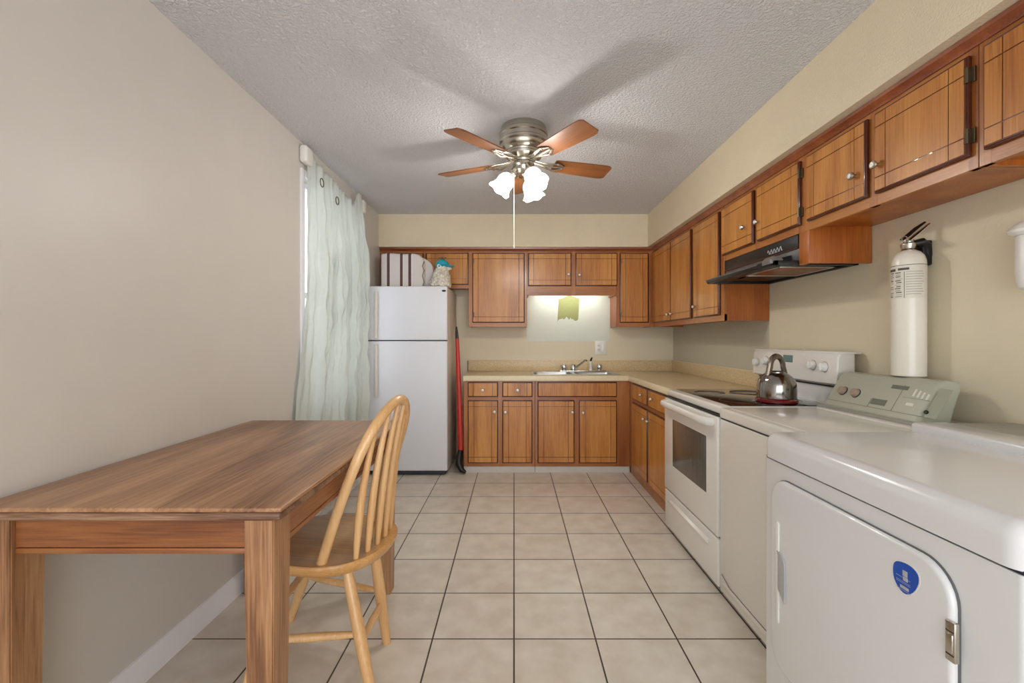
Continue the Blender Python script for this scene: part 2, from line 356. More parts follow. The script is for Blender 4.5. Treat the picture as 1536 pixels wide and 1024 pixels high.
def hinge(parent, side, P, u, z, sgn, h=.045):
    b = B(); ubox(b, P, u, u+sgn*.016, -.007, -.0005, z-h/2, z+h/2, .001)
    b.tube([P(u+sgn*.002, -.016, z-h/2), P(u+sgn*.002, -.016, z+h/2)], .0045, 8)
    ubox(b, P, u-sgn*.004, u+sgn*.007, -.018, -.002, z-h/2+.004, z+h/2-.004, .001)
    return build('hinge', b, 'bronze', parent, label='dark bronze hinge')
def door(parent, side, P, u0, u1, z0, z1, kn=None, hg=None, m=.057, name='door', gx=True, gz=True):
    """slab with dark rounded lip and a field cut by crossing dark grooves"""
    if u0 > u1: u0, u1 = u1, u0
    b = B(); ubox(b, P, u0, u1, -.013, -.0005, z0, z1, .004, 1, 2); ubox(b, P, u0+.004, u1-.004, -.0165, -.01, z0+.004, z1-.004, .003, 1, 2)
    us = [u0+.009, u0+m, u1-m, u1-.009] if gx else [u0+.009, u1-.009]
    zs = [z0+.009, z0+m, z1-m, z1-.009] if gz else [z0+.009, z1-.009]
    g = .0017
    for i in range(len(us)-1):
        for j in range(len(zs)-1):
            ubox(b, P, us[i]+(g if i else 0), us[i+1]-(g if i < len(us)-2 else 0), -.0185, -.014, zs[j]+(g if j else 0), zs[j+1]-(g if j < len(zs)-2 else 0), .0006)
    o = build(name, b, ['cabV', 'edge'], parent)
    if kn: knob(o, side, P, kn[0], kn[1], -.0185)
    if hg:
        uu, sg = hg
        hz = [z0+.06, z1-.06] if (z1-z0) < .5 else [z0+.08, z1-.08]
        for z in hz: hinge(o, side, P, uu, z, sg)
    return o
def cabinet(label, side, face, depth, u0, u1, z0, z1, stiles, rails, doors, cat='cabinet', group=None, toe=0, sidemat='cabS', drawers=(), u_r=None):
    P = mapper(side, face); c = P((u0+u1)/2, depth/2, z0 if not toe else 0)
    t = thing('wall_cabinet' if not toe else 'base_cabinet', label, cat, c, group)
    rm = 'cabX' if side == 'back' else 'cabY'
    zlow = z0+.07 if 'above the kitchen sink' in label else z0+.018
    ztop = .69 if 'sink' in label and toe else z1-.001
    b = B(); ubox(b, P, u0+.001, u1-.001, .0186, depth-.004, zlow, ztop, 0, 0)
    ubox(b, P, u0+.001, u0+.016, .0186, depth-.004, z0+.001, z0+.0178, 0, 0); ubox(b, P, u1-.016, u1-.001, .0186, depth-.004, z0+.001, z0+.0178, 0, 0)
    build('carcass', b, [sidemat], t)
    b = B(); 
    for (a, c2) in stiles: ubox(b, P, a, c2, 0, .0185, z0, z1, .0012)
    build('stile', b, 'cabF', t) if False else None
    for (a, c2, e, f) in rails: ubox(b, P, a, c2, .0006, .0183, e, f, .0012, 1)
    build('face_frame', b, ['cabF', rm], t)
    for d in doors: door(t, side, P, *d[:4], kn=d[4], hg=(d[5] if len(d) > 5 else None))
    for d in drawers: door(t, side, P, *d[:4], kn=d[4], m=.05, name='drawer', gx=d[5], gz=False)
    if toe:
        b = B(); ubox(b, P, u0, u1, .006, .02, 0, toe-.001, .001); build('toe_kick', b, 'toe' if side == 'back' else 'cabF', t)
    return t
def bx(px, D=4.40): return (px-771)*D/F
def bz(py, D=4.40): return CH+(509-py)*D/F
ZT = 2.108; DT, DB_, DS = 2.058, 1.376, 1.735
G1 = 'upper cabinets along the back wall'; G2 = 'upper cabinets along the right wall'
UD = YB-YF
# back run uppers
u0, u1 = XL+.003, -.447
cabinet('short brown wood upper cabinet above the refrigerator in the left corner', 'back', YF, UD, u0, u1, 1.712, ZT, [(u0, u0+.04), (bx(637.5)-.025, bx(637.5)), (bx(703), u1)], [(u0, u1, 1.712, 1.752), (u0, u1, DT-.005, ZT)],
        [(u0+.035, bx(635), 1.748, DT, None), (bx(639), bx(702.6), 1.748, DT, None)], group=G1)
u0, u1 = -.445, .128
cabinet('tall single door brown wood upper cabinet between the refrigerator and the pale wall field', 'back', YF, UD, u0, u1, 1.336, ZT, [(u0, u0+.04), (u1-.03, u1)], [(u0, u1, 1.336, 1.38), (u0, u1, DT-.005, ZT)],
        [(bx(708.4), bx(787), DB_, DT, None, (bx(708.4)+.018, -1))], group=G1)
u0, u1 = .130, 1.000
sc_ = cabinet('short two door brown wood upper cabinet above the kitchen sink', 'back', YF, UD, u0, u1, 1.643, ZT, [(u0, u0+.02), (bx(857), bx(863.8)), (u1-.02, u1)], [(u0, u1, 1.643, 1.74), (u0, u1, DT-.005, ZT)],
        [(bx(792), bx(857.3), DS, DT, (bx(852.5), bz(411.5))), (bx(863.5), bx(926.5), DS, DT, (bx(868.8), bz(412.5)))], group=G1)
u0, u1 = 1.002, XF-.002
cabinet('tall narrow brown wood upper cabinet at the inner right corner', 'back', YF, UD, u0, u1, 1.336, ZT, [(u0, u0+.04), (u1-.04, u1)], [(u0, u1, 1.336, 1.38), (u0, u1, DT-.005, ZT)],
        [(bx(930), bx(973), DB_, DT, None, (bx(930)+.018, -1))], group=G1)
# under cabinet light over the sink
t = thing('under_cabinet_light', 'white fluorescent light strip under the short cabinet above the sink', 'light', (.55, 4.55, 1.67))
build('housing', B().box(.2, .93, 4.50, 4.60, 1.698, 1.712, .004), 'white', t)
build('tube', B().tube([(.23, 4.55, 1.684), (.9, 4.55, 1.684)], .010, 12), 'tube', t)
# right run uppers
RD = XR-XF
def ru(px, X=1.347): return F*X/(px-771)
t1z = 1.333
u0, u1 = 2.925, YF-.002
cabinet('tall three door brown wood upper cabinet on the right wall in the corner', 'right', XF, RD, u0, u1, t1z, ZT, [(u0, u0+.05), (ru(1037)-.025, ru(1037)+.025), (u1-.045, u1)], [(u0, u1, t1z, 1.378), (u0, u1, DT-.005, ZT)],
        [(ru(978.5)+.0, ru(1005.3)+.004, 1.373, DT, (ru(1003.5)+.0, 1.43)), (ru(1005.3)-.004, ru(1035), 1.373, DT, (ru(1009), 1.43)), (ru(1039.5), ru(1077), 1.373, DT, (ru(1043.5), 1.455))], group=G2)
u0, u1 = 2.162, 2.923
cabinet('short two door brown wood upper cabinet above the black range hood', 'right', XF, RD, u0, u1, 1.719, ZT, [(u0, u0+.03), (ru(1131)-.02, ru(1131)+.02), (u1-.04, u1)], [(u0, u1, 1.719, 1.76), (u0, u1, DT-.005, ZT)],
        [(ru(1081.5), ru(1128), 1.755, DT, (ru(1117), bz(341, ru(1117)))), (ru(1134), ru(1197.5), 1.755, DT, (ru(1138), bz(333, ru(1138))), (ru(1197.5)+.004, -1))], group=G2)
# end board hanging beside the hood belongs to the next cabinet
u0, u1 = 1.325, 2.160
c4 = cabinet('wide two door brown wood upper cabinet above the washer, just past the range hood', 'right', XF, RD, u0, u1, 1.717, ZT, [(u0, u0+.03), (ru(1303)-.02, ru(1303)+.02), (u1-.07, u1)], [(u0, u1, 1.717, 1.76), (u0, u1, DT-.005, ZT)],
        [(ru(1208), ru(1298), 1.757, DT, (ru(1283), bz(264, ru(1283)))), (ru(1309), ru(1450), 1.757, DT, (ru(1317.5), bz(247, ru(1317.5))), (ru(1450)+.004, -1))], group=G2)
b = B(); b.box(XF+.001, XR-.004, 2.085, 2.103, 1.566, 1.735, .001); b.box(XF, XF+.0185, 2.088, 2.158, 1.566, 1.72, .0012); b.box(XF+.02, XR-.004, 2.140, 2.158, 1.60, 1.735)
build('end_panel', b, 'cabS', c4)
u0, u1 = .60, 1.323
cabinet('brown wood upper cabinet nearest the camera at the top right', 'right', XF, RD, u0, u1, 1.717, ZT, [(u0, u0+.04), (u1-.035, u1)], [(u0, u1, 1.717, 1.76), (u0, u1, DT-.005, ZT)],
        [(ru(1471.5), .70, 1.757, DT, None)], group=G2)
# crown moulding under the soffit
b = B()
pr = [(0, 0), (-.006, .0), (-.012, .012), (-.024, .022), (-.026, .034), (0, .034)]
b.prism([(YF+a, 2.076+h) for a, h in pr], 'X', XL+.003, XF-.02); b.prism([(XF+a, 2.076+h) for a, h in pr], 'Y', .5, YF-.0)
struct(build('trim_2', b, 'crown'))

# base cabinets
YBF = 4.10; XBF = 1.055; zb0 = .057; zt = .836
def gx(px): return bx(px, 4.082)
def gz(py): return bz(py, 4.082)
G3 = 'base cabinets'
u0, u1 = -.455, .190
cabinet('brown wood base cabinet with two drawers over two doors, beside the refrigerator', 'back', YBF, YB-YBF, u0, u1, zb0, zt, [(u0, gx(702.5)), (gx(746), gx(754.5)), (gx(798), u1)], [(u0, u1, zb0, .094), (u0, u1, .655, .695), (u0, u1, .82, zt)],
        [(gx(701.5), gx(747), .090, .661, (gx(742), gz(617))), (gx(753.4), gx(798.7), .090, .661, (gx(758.2), gz(617.3)))], group=G3, toe=zb0,
        drawers=[(gx(701.5), gx(747), .691, .826, (gx(724.3), gz(584.5)), True), (gx(753.4), gx(798.7), .691, .826, (gx(776.5), gz(584.5)), True)])
u0, u1 = .192, 1.054
cabinet('wide brown wood sink base cabinet with a blank false drawer over two doors', 'back', YBF, YB-YBF, u0, u1, zb0, zt, [(u0, gx(807.5)), (gx(861), gx(869.5)), (gx(924.5), u1)], [(u0, u1, zb0, .094), (u0, u1, .655, .695), (u0, u1, .82, zt)],
        [(gx(806.4), gx(861.9), .090, .661, (gx(858.3), gz(617.5))), (gx(868.7), gx(925.6), .090, .661, (gx(874.2), gz(618.2)))], group=G3, toe=zb0,
        drawers=[(gx(806.4), gx(925.6), .691, .826, None, False)])
def rb(px): return F*(XBF-.018)/(px-771)
u0, u1 = 2.915, YBF-.001
P_ = mapper('right', XBF)
c = cabinet('brown wood base cabinet between the inner corner and the stove', 'right', XBF, XR-XBF, u0, u1, zb0, zt, [(u0, u0+.05), (rb(970.7)-.01, rb(970.7)+.01), (u1-.10, u1)], [(u0, u1, zb0, .094), (u0, u1, .655, .695), (u0, u1, .82, zt)],
        [(rb(947.6), rb(970), .090, .661, (rb(968.2), .585)), (rb(971.6), 2.96, .090, .661, (rb(974), .585))], group=G3, toe=zb0,
        drawers=[(rb(947.6), rb(970), .691, .826, (rb(963.5), .765), False), (rb(971.6), 2.96, .691, .826, (rb(979.5), .765), False)])
# countertop with sink cut-out, backsplash
SX0, SX1, SY0, SY1 = .16, .985, 4.16, 4.60
b = B(); z0, z1 = .838, .884; yf = 4.072; xe = 1.035; xl = -.46
for (a, c, d, e) in ((xl, SX0+.02, yf+.006, YB-.001), (SX0+.02, SX1-.02, yf+.006, SY0+.02), (SX0+.02, SX1-.02, SY1-.02, YB-.001), (SX1-.02, XR-.001, yf+.006, YB-.001), (xe+.006, XR-.001, 2.905, yf+.007)): b.box(a, c, d, e, z0, z1)
b.box(xl, xe+.006, yf, yf+.007, z0-.001, z1, .002, 1); b.box(xe, xe+.007, 2.905, yf+.006, z0-.001, z1, .002, 1)
ct = thing('countertop', 'L-shaped beige speckled laminate countertop running from the refrigerator to the stove', 'countertop', (.3, 4.4, .838))
build('worktop', b, ['lam', 'lamE'], ct)
b = B(); b.box(-.475, XR-.002, YB-.021, YB-.002, .885, .992, .002); b.box(-.475, XR-.02, YB-.0215, YB-.001, .9925, .998, .001, 1); b.box(XR-.021, XR-.002, 2.905, YB-.021, .885, .992, .002); b.box(XR-.0215, XR-.001, 2.905, YB-.02, .9925, .998, .001, 1)
b.box(-.482, -.4755, YB-.021, YB-.002, .885, .992, 0, 2)
build('backsplash', b, ['lam', 'lamE', 'black'], ct)

# sink
t = thing('kitchen_sink', 'stainless steel double bowl sink set into the back countertop', 'sink', ((SX0+SX1)/2, 4.38, .884))
def bowl(b, x0, x1, y0, y1, zt_, dep):
    def ring(i, z):
        r = .05; pts = []
        for (cx, cy, a0) in ((x1-i-r, y1-i-r, 0), (x0+i+r, y1-i-r, 90), (x0+i+r, y0+i+r, 180), (x1-i-r, y0+i+r, 270)):
            for k in range(5):
                th = math.radians(a0+k*22.5); pts.append((cx+r*math.cos(th), cy+r*math.sin(th), z))
        return pts
    b.rings([ring(0, zt_), ring(.006, zt_-.02), ring(.012, zt_-dep+.03), ring(.03, zt_-dep)], cap=False)
    t_ = bmesh.new(); t_.faces.new([t_.verts.new(p) for p in ring(.03, zt_-dep)]); b._merge(t_)
b = B(); rimz = .889
xm = (SX0+SX1)/2
for (a, c_, d, e) in ((SX0, SX1, SY0, SY0+.03), (SX0, SX1, SY1-.09, SY1), (SX0, SX0+.03, SY0+.03, SY1-.09), (SX1-.03, SX1, SY0+.03, SY1-.09), (xm-.02, xm+.02, SY0+.03, SY1-.09)): b.box(a, c_, d, e, .8845, rimz, .002)
build('rim', b, 'steel', t)
for (x0, x1) in ((SX0+.025, xm-.015), (xm+.015, SX1-.025)):
    b = B(); bowl(b, x0, x1, SY0+.025, SY1-.085, rimz-.001, .16); bo = build('bowl', b, 'steel', t)
    build('drain', B().lathe(((x0+x1)/2, 4.34, rimz-.1605), [(.04, 0), (.04, .003), (.03, .004), (.0, .002)], seg=20), 'chrome', bo)
# faucet
fx = .66; fy = 4.555; fz = rimz
t = thing('faucet', 'chrome two handle faucet with raised spout behind the sink', 'faucet', (fx, fy, fz))
b = B(); b.box(.455, .93, fy-.03, fy+.03, fz, fz+.012, .005, seg=3); build('base_plate', b, 'chrome', t)
b = B(); b.lathe((.60, fy, fz+.01), [(.028, 0), (.03, .02), (.028, .045), (.018, .062), (0, .066)], seg=24)
b.tube([(.60, fy, fz+.035), (.63, fy-.03, fz+.05), (.665, fy-.08, fz+.085), (.70, fy-.12, fz+.12), (.712, fy-.135, fz+.118)], [.014, .013, .012, .012, .012], 12); build('spout', b, 'chrome', t)
for hx in (.505, .86):
    b = B(); b.lathe((hx, fy, fz+.01), [(.022, 0), (.022, .012), (.032, .018), (.036, .04), (.032, .056), (.012, .062), (0, .062)], seg=12); 
    b.lathe((hx, fy, fz+.07), [(.012, 0), (.012, .006), (0, .008)], seg=12); build('handle', b, 'chrome', t)
b = B(); b.lathe((.775, fy, fz+.01), [(.02, 0), (.018, .02), (.014, .03), (.014, .07), (.016, .075), (.016, .09), (.01, .094), (0, .094)], seg=18)
b.tube([(.775, fy, fz+.095), (.777, fy-.006, fz+.12), (.785, fy-.02, fz+.14)], [.008, .009, .008], 10, mi=1); build('sprayer', b, ['white', 'black'], t, label='white side sprayer with a black tip')

# outlet plate on back wall
t = thing('outlet_plate', 'white double outlet and switch plate on the back wall right of the sink', 'outlet', (.905, YB, 1.127))
b = B(); b.box(.846, .965, YB-.007, YB-.0015, 1.056, 1.198, .003); build('plate', b, 'white', t)
b = B(); b.box(.862, .898, YB-.011, YB-.0065, 1.085, 1.17, .002)
for z in (1.105, 1.147): b.box(.872, .876, YB-.0118, YB-.0105, z-.006, z+.008, 0, 1); b.box(.884, .888, YB-.0118, YB-.0105, z-.006, z+.008, 0, 1)
build('socket', b, ['white', 'outl'], t)
b = B(); b.box(.914, .95, YB-.0095, YB-.0065, 1.08, 1.172, .001); b.box(.922, .942, YB-.013, YB-.009, 1.10, 1.152, .002); build('switch', b, 'white', t)

# ------------------------------------------------------------------ refrigerator
fx0, fx1, fy0, fy1 = -1.303, -.592, 4.0, 4.66
t = thing('refrigerator', 'white top-freezer refrigerator in the left corner by the curtain', 'refrigerator', ((fx0+fx1)/2, 4.33, 0))
build('body', B().box(fx0+.003, fx1-.003, fy0+.075, fy1, .03, 1.680, .006), ['fridgeS'], t)
b = B(); b.box(fx0+.01, fx1-.01, fy0+.062, fy0+.078, .06, 1.675); build('gasket', b, 'gasket', t)
for (n, z0, z1) in (('freezer_door', 1.206, 1.686), ('fridge_door', .045, 1.198)):
    o = build(n, B().box(fx0, fx1, fy0, fy0+.065, z0, z1, .012, seg=4), 'fridge', t)
    hz0, hz1 = (1.22, 1.64) if n == 'freezer_door' else (.70, 1.17)
    hb = B(); hb.box(fx0+.068, fx0+.098, fy0-.020, fy0-.006, hz0, hz1, .006, seg=3)
    hb.box(fx0+.072, fx0+.094, fy0-.01, fy0+.002, hz0+.005, hz0+.05, .002); hb.box(fx0+.072, fx0+.094, fy0-.01, fy0+.002, hz1-.05, hz1-.005, .002)
    build('handle', hb, 'almond', o, label='slim almond vertical door handle')
    if n == 'freezer_door': build('badge', B().lathe((-.622, fy0-.003, 1.644), [(.019, 0), (.019, .003)], (0, 1, 0), 16).xf(Matrix.Translation((0, 0, 1.644)) @ Matrix.Scale(.5, 4, (0, 0, 1)) @ Matrix.Translation((0, 0, -1.644))), 'black', o, label='small dark oval badge')
b = B(); b.box(fx0+.02, fx1-.02, fy0+.03, fy0+.07, .008, .045, .003); build('kick_grille', b, 'gasket', t)
for fx_ in (fx0+.06, fx1-.06):
    build('foot', B().lathe((fx_, fy0+.1, 0), [(.02, 0), (.02, .01), (.01, .012), (.01, .035)], seg=12), 'black', t)
    build('foot', B().lathe((fx_, fy1-.08, 0), [(.02, 0), (.02, .01), (.01, .012), (.01, .035)], seg=12), 'black', t)
# things on the refrigerator
zf = 1.687
cx0 = -1.225; cy = 4.20
def cush_outline(x0, x1, z0, z1, r, wob=0):
    pts = [(x0, z0), (x1, z0)]
    for k in range(9):
        a = k*PI/16; pts.append((x1-r+r*math.cos(a), z1-r*.8+r*.8*math.sin(a)))
    for k in range(1, 6): pts.append((x1-r-(x1-r-x0-.02)*k/6, z1-.004*math.sin(k)))
    pts += [(x0+.012, z1-.002), (x0, z1-.014)]
    return pts
ctg = thing('striped_cushion', 'upright cushion with white and dark brown stripes standing on the refrigerator', 'cushion', (cx0, cy, zf))
b = B(); b.prism(cush_outline(cx0, cx0+.40, zf+.001, zf+.317, .11), 'Y', cy-.06, cy+.03, bev=.018, seg=4)
build('front_pad', b, 'stripe', ctg)
b = B(); b.prism(cush_outline(cx0+.25, cx0+.475, zf+.001, zf+.295, .16), 'Y', cy-.01, cy+.055, bev=.014, seg=4)
fl = build('folded_flap', b, 'stripe', ctg)
build('piping', B().tube([(cx0+.40, cy-.062, zf+.24), (cx0+.385, cy-.064, zf+.20), (cx0+.40, cy-.062, zf+.16), (cx0+.385, cy-.064, zf+.11), (cx0+.40, cy-.062, zf+.05), (cx0+.385, cy-.06, zf+.01)], .004, 8), 'bronze', ctg, label='dark curling ribbon edge')
pl = thing('plush_figure', 'cream furry plush figure wearing a turquoise cap, standing on the refrigerator', 'plush toy', (-.665, 4.13, zf))
rnd = random.Random(5)
def lump(th, r, h, j): return r*(1+.08*math.sin(5*th+j*1.7)+.05*math.sin(9*th-j*2.3)), h+.004*math.sin(7*th+j)
px_, py_ = -.675, 4.13
b = B(); b.lathe((px_, py_, zf+.006), [(.06, 0), (.092, .004), (.098, .03), (.088, .06), (.083, .09), (.074, .12), (.064, .145), (.058, .165), (.05, .178), (0, .185)], (.10, 0, 1), 40, wav=lump)
for a in range(9): b.sph((px_-.06+.017*a, py_-.07+.004*abs(a-4), zf+.020), (.017, .02, .0175))
build('body', b, 'fur', pl, ang=60)
b = B(); b.sph((px_+.022, py_-.005, zf+.195), (.056, .055, .05)); b.sph((px_+.07, py_-.01, zf+.175), (.036, .03, .024)); build('head', b, 'fur', pl, ang=60)
b = B(); b.sph((px_+.018, py_-.004, zf+.205), (.061, .06, .052)); 
b.lathe((px_+.03, py_-.01, zf+.2), [(.05, 0), (.062, .004), (.05, .012)], (.1, -.1, 1), 24)
def visor(th, r, h, j): return r*(1 if math.cos(th) < 9 else 1), h
b.sph((px_+.075, py_-.01, zf+.192), (.052, .05, .013)).bm
vis = build('cap', b, 'teal', pl, ang=60)
vis.rotation_euler = (0, 0, 0)
b = B(); b.sph((px_-.0, py_-.058, zf+.188), (.013, .006, .013)); build('button', b, 'teal', pl)
b = B(); b.lathe((px_-.0, py_-.056, zf+.188), [(.019, 0), (.02, .003), (.014, .006)], (0, -1, 0), 18); build('button_rim', b, 'white', pl)
b = B()
for k in range(14): 
    a = rnd.uniform(0, 6.28); b.tube([(px_+.02, py_, zf+.25), (px_+.02+.02*math.cos(a), py_+.02*math.sin(a), zf+.268), (px_+.02+.034*math.cos(a), py_+.03*math.sin(a), zf+.262+rnd.uniform(0, .02))], [.006, .005, .002], 6)
build('tuft', b, 'furB', pl, label='brown fluffy tuft')

# broom between fridge and cabinets
t = thing('broom', 'red handled broom with a black head leaning between refrigerator and base cabinet', 'broom', (-.50, 4.15, 0))
pts = [(-.500+ -.0*k, 4.12+.014*k, .17) for k in range(1)]
H = [(-.487, 4.12, .17), (-.494, 4.125, .4), (-.503, 4.13, .7), (-.515, 4.145, 1.0), (-.525, 4.16, 1.22)]
build('handle', B().tube(H, [.026, .025, .023, .020, .016], 14, flat=(.6, 1), up=(0, 1, 0)), 'red', t)
build('tip', B().tube([(-.525, 4.16, 1.22), (-.529, 4.163, 1.28), (-.532, 4.166, 1.325), (-.533, 4.167, 1.335)], [.0155, .013, .008, .002], 14, flat=(.6, 1), up=(0, 1, 0)), 'black', t)
build('head', B().tube([(-.488, 4.12, .20), (-.498, 4.10, .14), (-.498, 4.08, .09), (-.47, 4.06, .035), (-.435, 4.05, .018)], [.030, .042, .045, .03, .016], 14, flat=(.8, 1)), 'black', t)

# ------------------------------------------------------------------ stove
SXF = .965; sy0, sy1 = 2.135, 2.893
t = thing('stove', 'white freestanding electric range with a black glass cooktop under the hood', 'stove', (1.3, (sy0+sy1)/2, 0))
build('body', B().box(1.0, 1.62, sy0+.002, sy1-.002, .04, .858, .004), 'enamel', t)
for fy_ in (sy0+.05, sy1-.05):
    for fx_ in (1.05, 1.57): build('foot', B().lathe((fx_, fy_, 0), [(.018, 0), (.018, .012), (.009, .015), (.009, .045)], seg=12), 'black', t)
b = B(); b.box(.985, 1.60, sy0, sy1, .853, .893, .009, seg=3); build('cooktop_frame', b, 'enamel', t)
b = B(); b.box(1.035, 1.515, sy0+.02, sy1-.02, .8915, .8965, .002); g = build('glass_cooktop', b, 'blackg', t)
for (cx, cy, r) in ((1.17, 2.33, .10), (1.17, 2.70, .085), (1.40, 2.33, .08), (1.40, 2.70, .10)):
    b = B(); b.tube([(cx+r*math.cos(k*PI/18), cy+r*math.sin(k*PI/18), .8966) for k in range(36)], .0011, 6, closed=True); build('burner_ring', b, 'ring', g)
build('cooktop_lip', B().box(.972, 1.0, sy0+.004, sy1-.004, .846, .852, .001), 'black', t)
od = B(); od.box(SXF, .998, sy0+.004, sy1-.004, .272, .842, .008, seg=3, mi=0)
o = build('oven_door', od, 'enamel', t)
build('oven_window', B().box(SXF-.0015, SXF+.004, 2.262, 2.738, .445, .728, .001), 'ovenw', o)
b = B()
hp = [(SXF+.002, sy0+.05, .812), (SXF-.03, sy0+.055, .815), (SXF-.042, sy0+.09, .816)]+[(SXF-.044, y_, .817) for y_ in (2.3, 2.5, 2.7)]+[(SXF-.042, sy1-.09, .816), (SXF-.03, sy1-.055, .815), (SXF+.002, sy1-.05, .812)]
b.tube(hp, [.018]*9, 14, flat=(1.1, .75)); build('handle', b, 'enamel', o)
b = B(); b.box(SXF+.003, .998, sy0+.004, sy1-.004, .035, .262, .007, seg=3)
dr = build('storage_drawer', b, 'enamel', t)
b = B(); b.prism([(SXF+.004, .222), (SXF-.012, .214), (SXF-.012, .206), (SXF+.004, .19)], 'Y', sy0+.10, sy1-.10, bev=.004); build('grip_ledge', b, 'enamel', dr)
build('seam', B().box(SXF+.02, .999, sy0+.006, sy1-.006, .262, .272), 'black', t)
# backguard
b = B(); b.prism([(1.565, .985), (1.53, 1.0), (1.535, 1.125), (1.55, 1.148), (1.60, 1.15), (1.62, 1.142), (1.62, .985)], 'Y', sy0+.002, sy1-.002, bev=.008, seg=3)
bgd = build('control_panel', b, 'enamel', t)
b = B(); b.box(1.568, 1.62, sy0+.03, sy1-.004, .89, .978, .004); build('back_riser', b, 'enamelw', t)
build('vent_gap', B().box(1.567, 1.615, sy0+.02, sy1-.01, .978, .986), 'black', t)
build('top_cap', B().box(1.545, 1.645, sy0-.004, sy1, 1.142, 1.153, .004), 'enamel', t)
def pY(px, X): return F*X/(px-771)
for (px, py) in ((1135, 542.5), (1148.5, 540.5), (1218.5, 547), (1236, 550)):
    y_ = pY(px, 1.53); z_ = bz(py, y_)
    b = B(); b.lathe((1.536, y_, z_), [(.024, 0), (.024, .01), (.021, .022), (.019, .025), (0, .025)], (-1, 0, 0), 24); b.box(1.504, 1.513, y_-.004, y_+.004, z_-.018, z_+.018, .002)
    kb = build('knob', b, 'white', bgd); build('knob_rim', B().lathe((1.534, y_, z_), [(.0265, -.002), (.0265, .002), (.0245, .002), (.0245, -.002)], (-1, 0, 0), 24), 'taupe', kb)
b = B(); b.box(1.5325, 1.54, pY(1188, 1.53), pY(1174, 1.53), 1.085, 1.125, .001); build('clock_display', b, 'display', bgd)
for i, (px, py, w_, h_) in enumerate(((1207, 536, .006, .05), (1210, 553, .03, .002), (1211, 539, .012, .002))):
    pass
# kettle
kc = (1.325, 2.275, .8968)
t = thing('kettle', 'polished chrome kettle with a tall arched handle and maroon base on the stove', 'kettle', kc)
KP = [(.084, .018), (.090, .024), (.0905, .06), (.088, .09), (.082, .112), (.070, .130), (.054, .143), (.034, .150), (.02, .153), (0, .154)]
build('body', B().lathe(kc, KP, seg=48), 'kettle', t)
build('base_ring', B().lathe(kc, [(.088, 0), (.096, .004), (.097, .016), (.09, .022)], seg=48), 'maroon', t)
b = B(); b.lathe((kc[0], kc[1], kc[2]+.146), [(.04, 0), (.04, .007), (.03, .012), (.014, .0135), (0, .014)], seg=28); build('lid', b, 'kettle', t)
hp = []
for k in range(17):
    a = PI*k/16; hp.append((kc[0]-.040*math.cos(a), kc[1]-.012*math.cos(a), kc[2]+.178+.052*math.sin(a)))
hp = [(kc[0]-.052, kc[1]-.015, kc[2]+.132)]+hp+[(kc[0]+.056, kc[1]+.015, kc[2]+.125)]
build('handle', B().tube(hp, .0115, 12, flat=(1, 1.3), up=(0, 1, 0)), 'gunmetal', t)
build('spout', B().tube([(kc[0]+.055, kc[1]+.045, kc[2]+.085), (kc[0]+.08, kc[1]+.07, kc[2]+.115), (kc[0]+.095, kc[1]+.085, kc[2]+.14)], [.022, .015, .012], 14), 'kettle', t)

# ------------------------------------------------------------------ range hood
hy0, hy1 = 2.164, 2.917
t = thing('range_hood', 'black under-cabinet range hood above the stove', 'range hood', (1.5, 2.54, 1.575))
b = B(); b.box(XF+.006, XR-.004, hy0, hy1, 1.592, 1.716, .002); build('shell', b, 'grey', t)
b = B(); b.box(XF-.002, XF+.008, hy0+.002, hy1-.002, 1.655, 1.7165, .002); fp = build('front_panel', b, 'black', t)
build('panel_trim', B().box(XF-.003, XF+.006, hy0+.002, hy1-.002, 1.650, 1.655), 'edge', fp)
b = B()   # unreadable silver script
x_ = XF-.0028; y_ = 2.42
sp = [(x_, y_-.13*k/22, 1.676+.012*math.sin(k*1.35)) for k in range(23)]
b.tube(sp, .0022, 6); b.tube([(x_, y_-.01, 1.665), (x_, y_-.11, 1.665)], .0012, 6); build('script_badge', b, 'silver', fp, label='silver script badge')
b = B(); b.prism([(1.245, 1.577), (1.242, 1.590), (1.25, 1.598), (XF+.004, 1.628), (XF+.004, 1.577)], 'Y', hy0+.06, hy1-.002, bev=.002)
vs = build('visor', b, 'black', t)
build('visor_edge', B().tube([(1.243, hy0+.14, 1.5925), (1.243, hy1-.004, 1.5925)], .005, 8), 'grey', vs)
b = B(); b.prism([(1.238, 1.579), (1.238, 1.60), (1.252, 1.615), (1.285, 1.617), (1.30, 1.60), (1.30, 1.579)], 'Y', hy0+.01, hy0+.09, bev=.004); build('switch_housing', b, 'yoke', vs)
b = B(); b.box(1.25, XR-.004, hy1-.02, hy1, 1.570, 1.592, .001); b.box(1.25, XR-.004, hy0, hy0+.02, 1.570, 1.592, .001); b.box(1.25, 1.27, hy0, hy1, 1.570, 1.592, .001); b.box(XR-.024, XR-.004, hy0, hy1, 1.570, 1.592, .001); b.box(1.26, XR-.01, hy0+.01, hy1-.01, 1.583, 1.5925)
build('underside_pan', b, 'black', t)
b = B(); b.box(1.33, 1.60, hy0+.10, hy0+.40, 1.574, 1.581, .002); ft = build('filter', b, 'filter', t)
b = B()
for (a, c_, d, e) in ((1.32, 1.61, hy0+.09, hy0+.10), (1.32, 1.61, hy0+.40, hy0+.41), (1.32, 1.33, hy0+.09, hy0+.41), (1.60, 1.61, hy0+.09, hy0+.41)): b.box(a, c_, d, e, 1.572, 1.582, .001)
build('filter_frame', b, 'steel', ft)
b = B(); b.box(1.33, 1.38, hy0+.46, hy0+.56, 1.577, 1.584, .003); build('light_lens', b, 'grey', t)

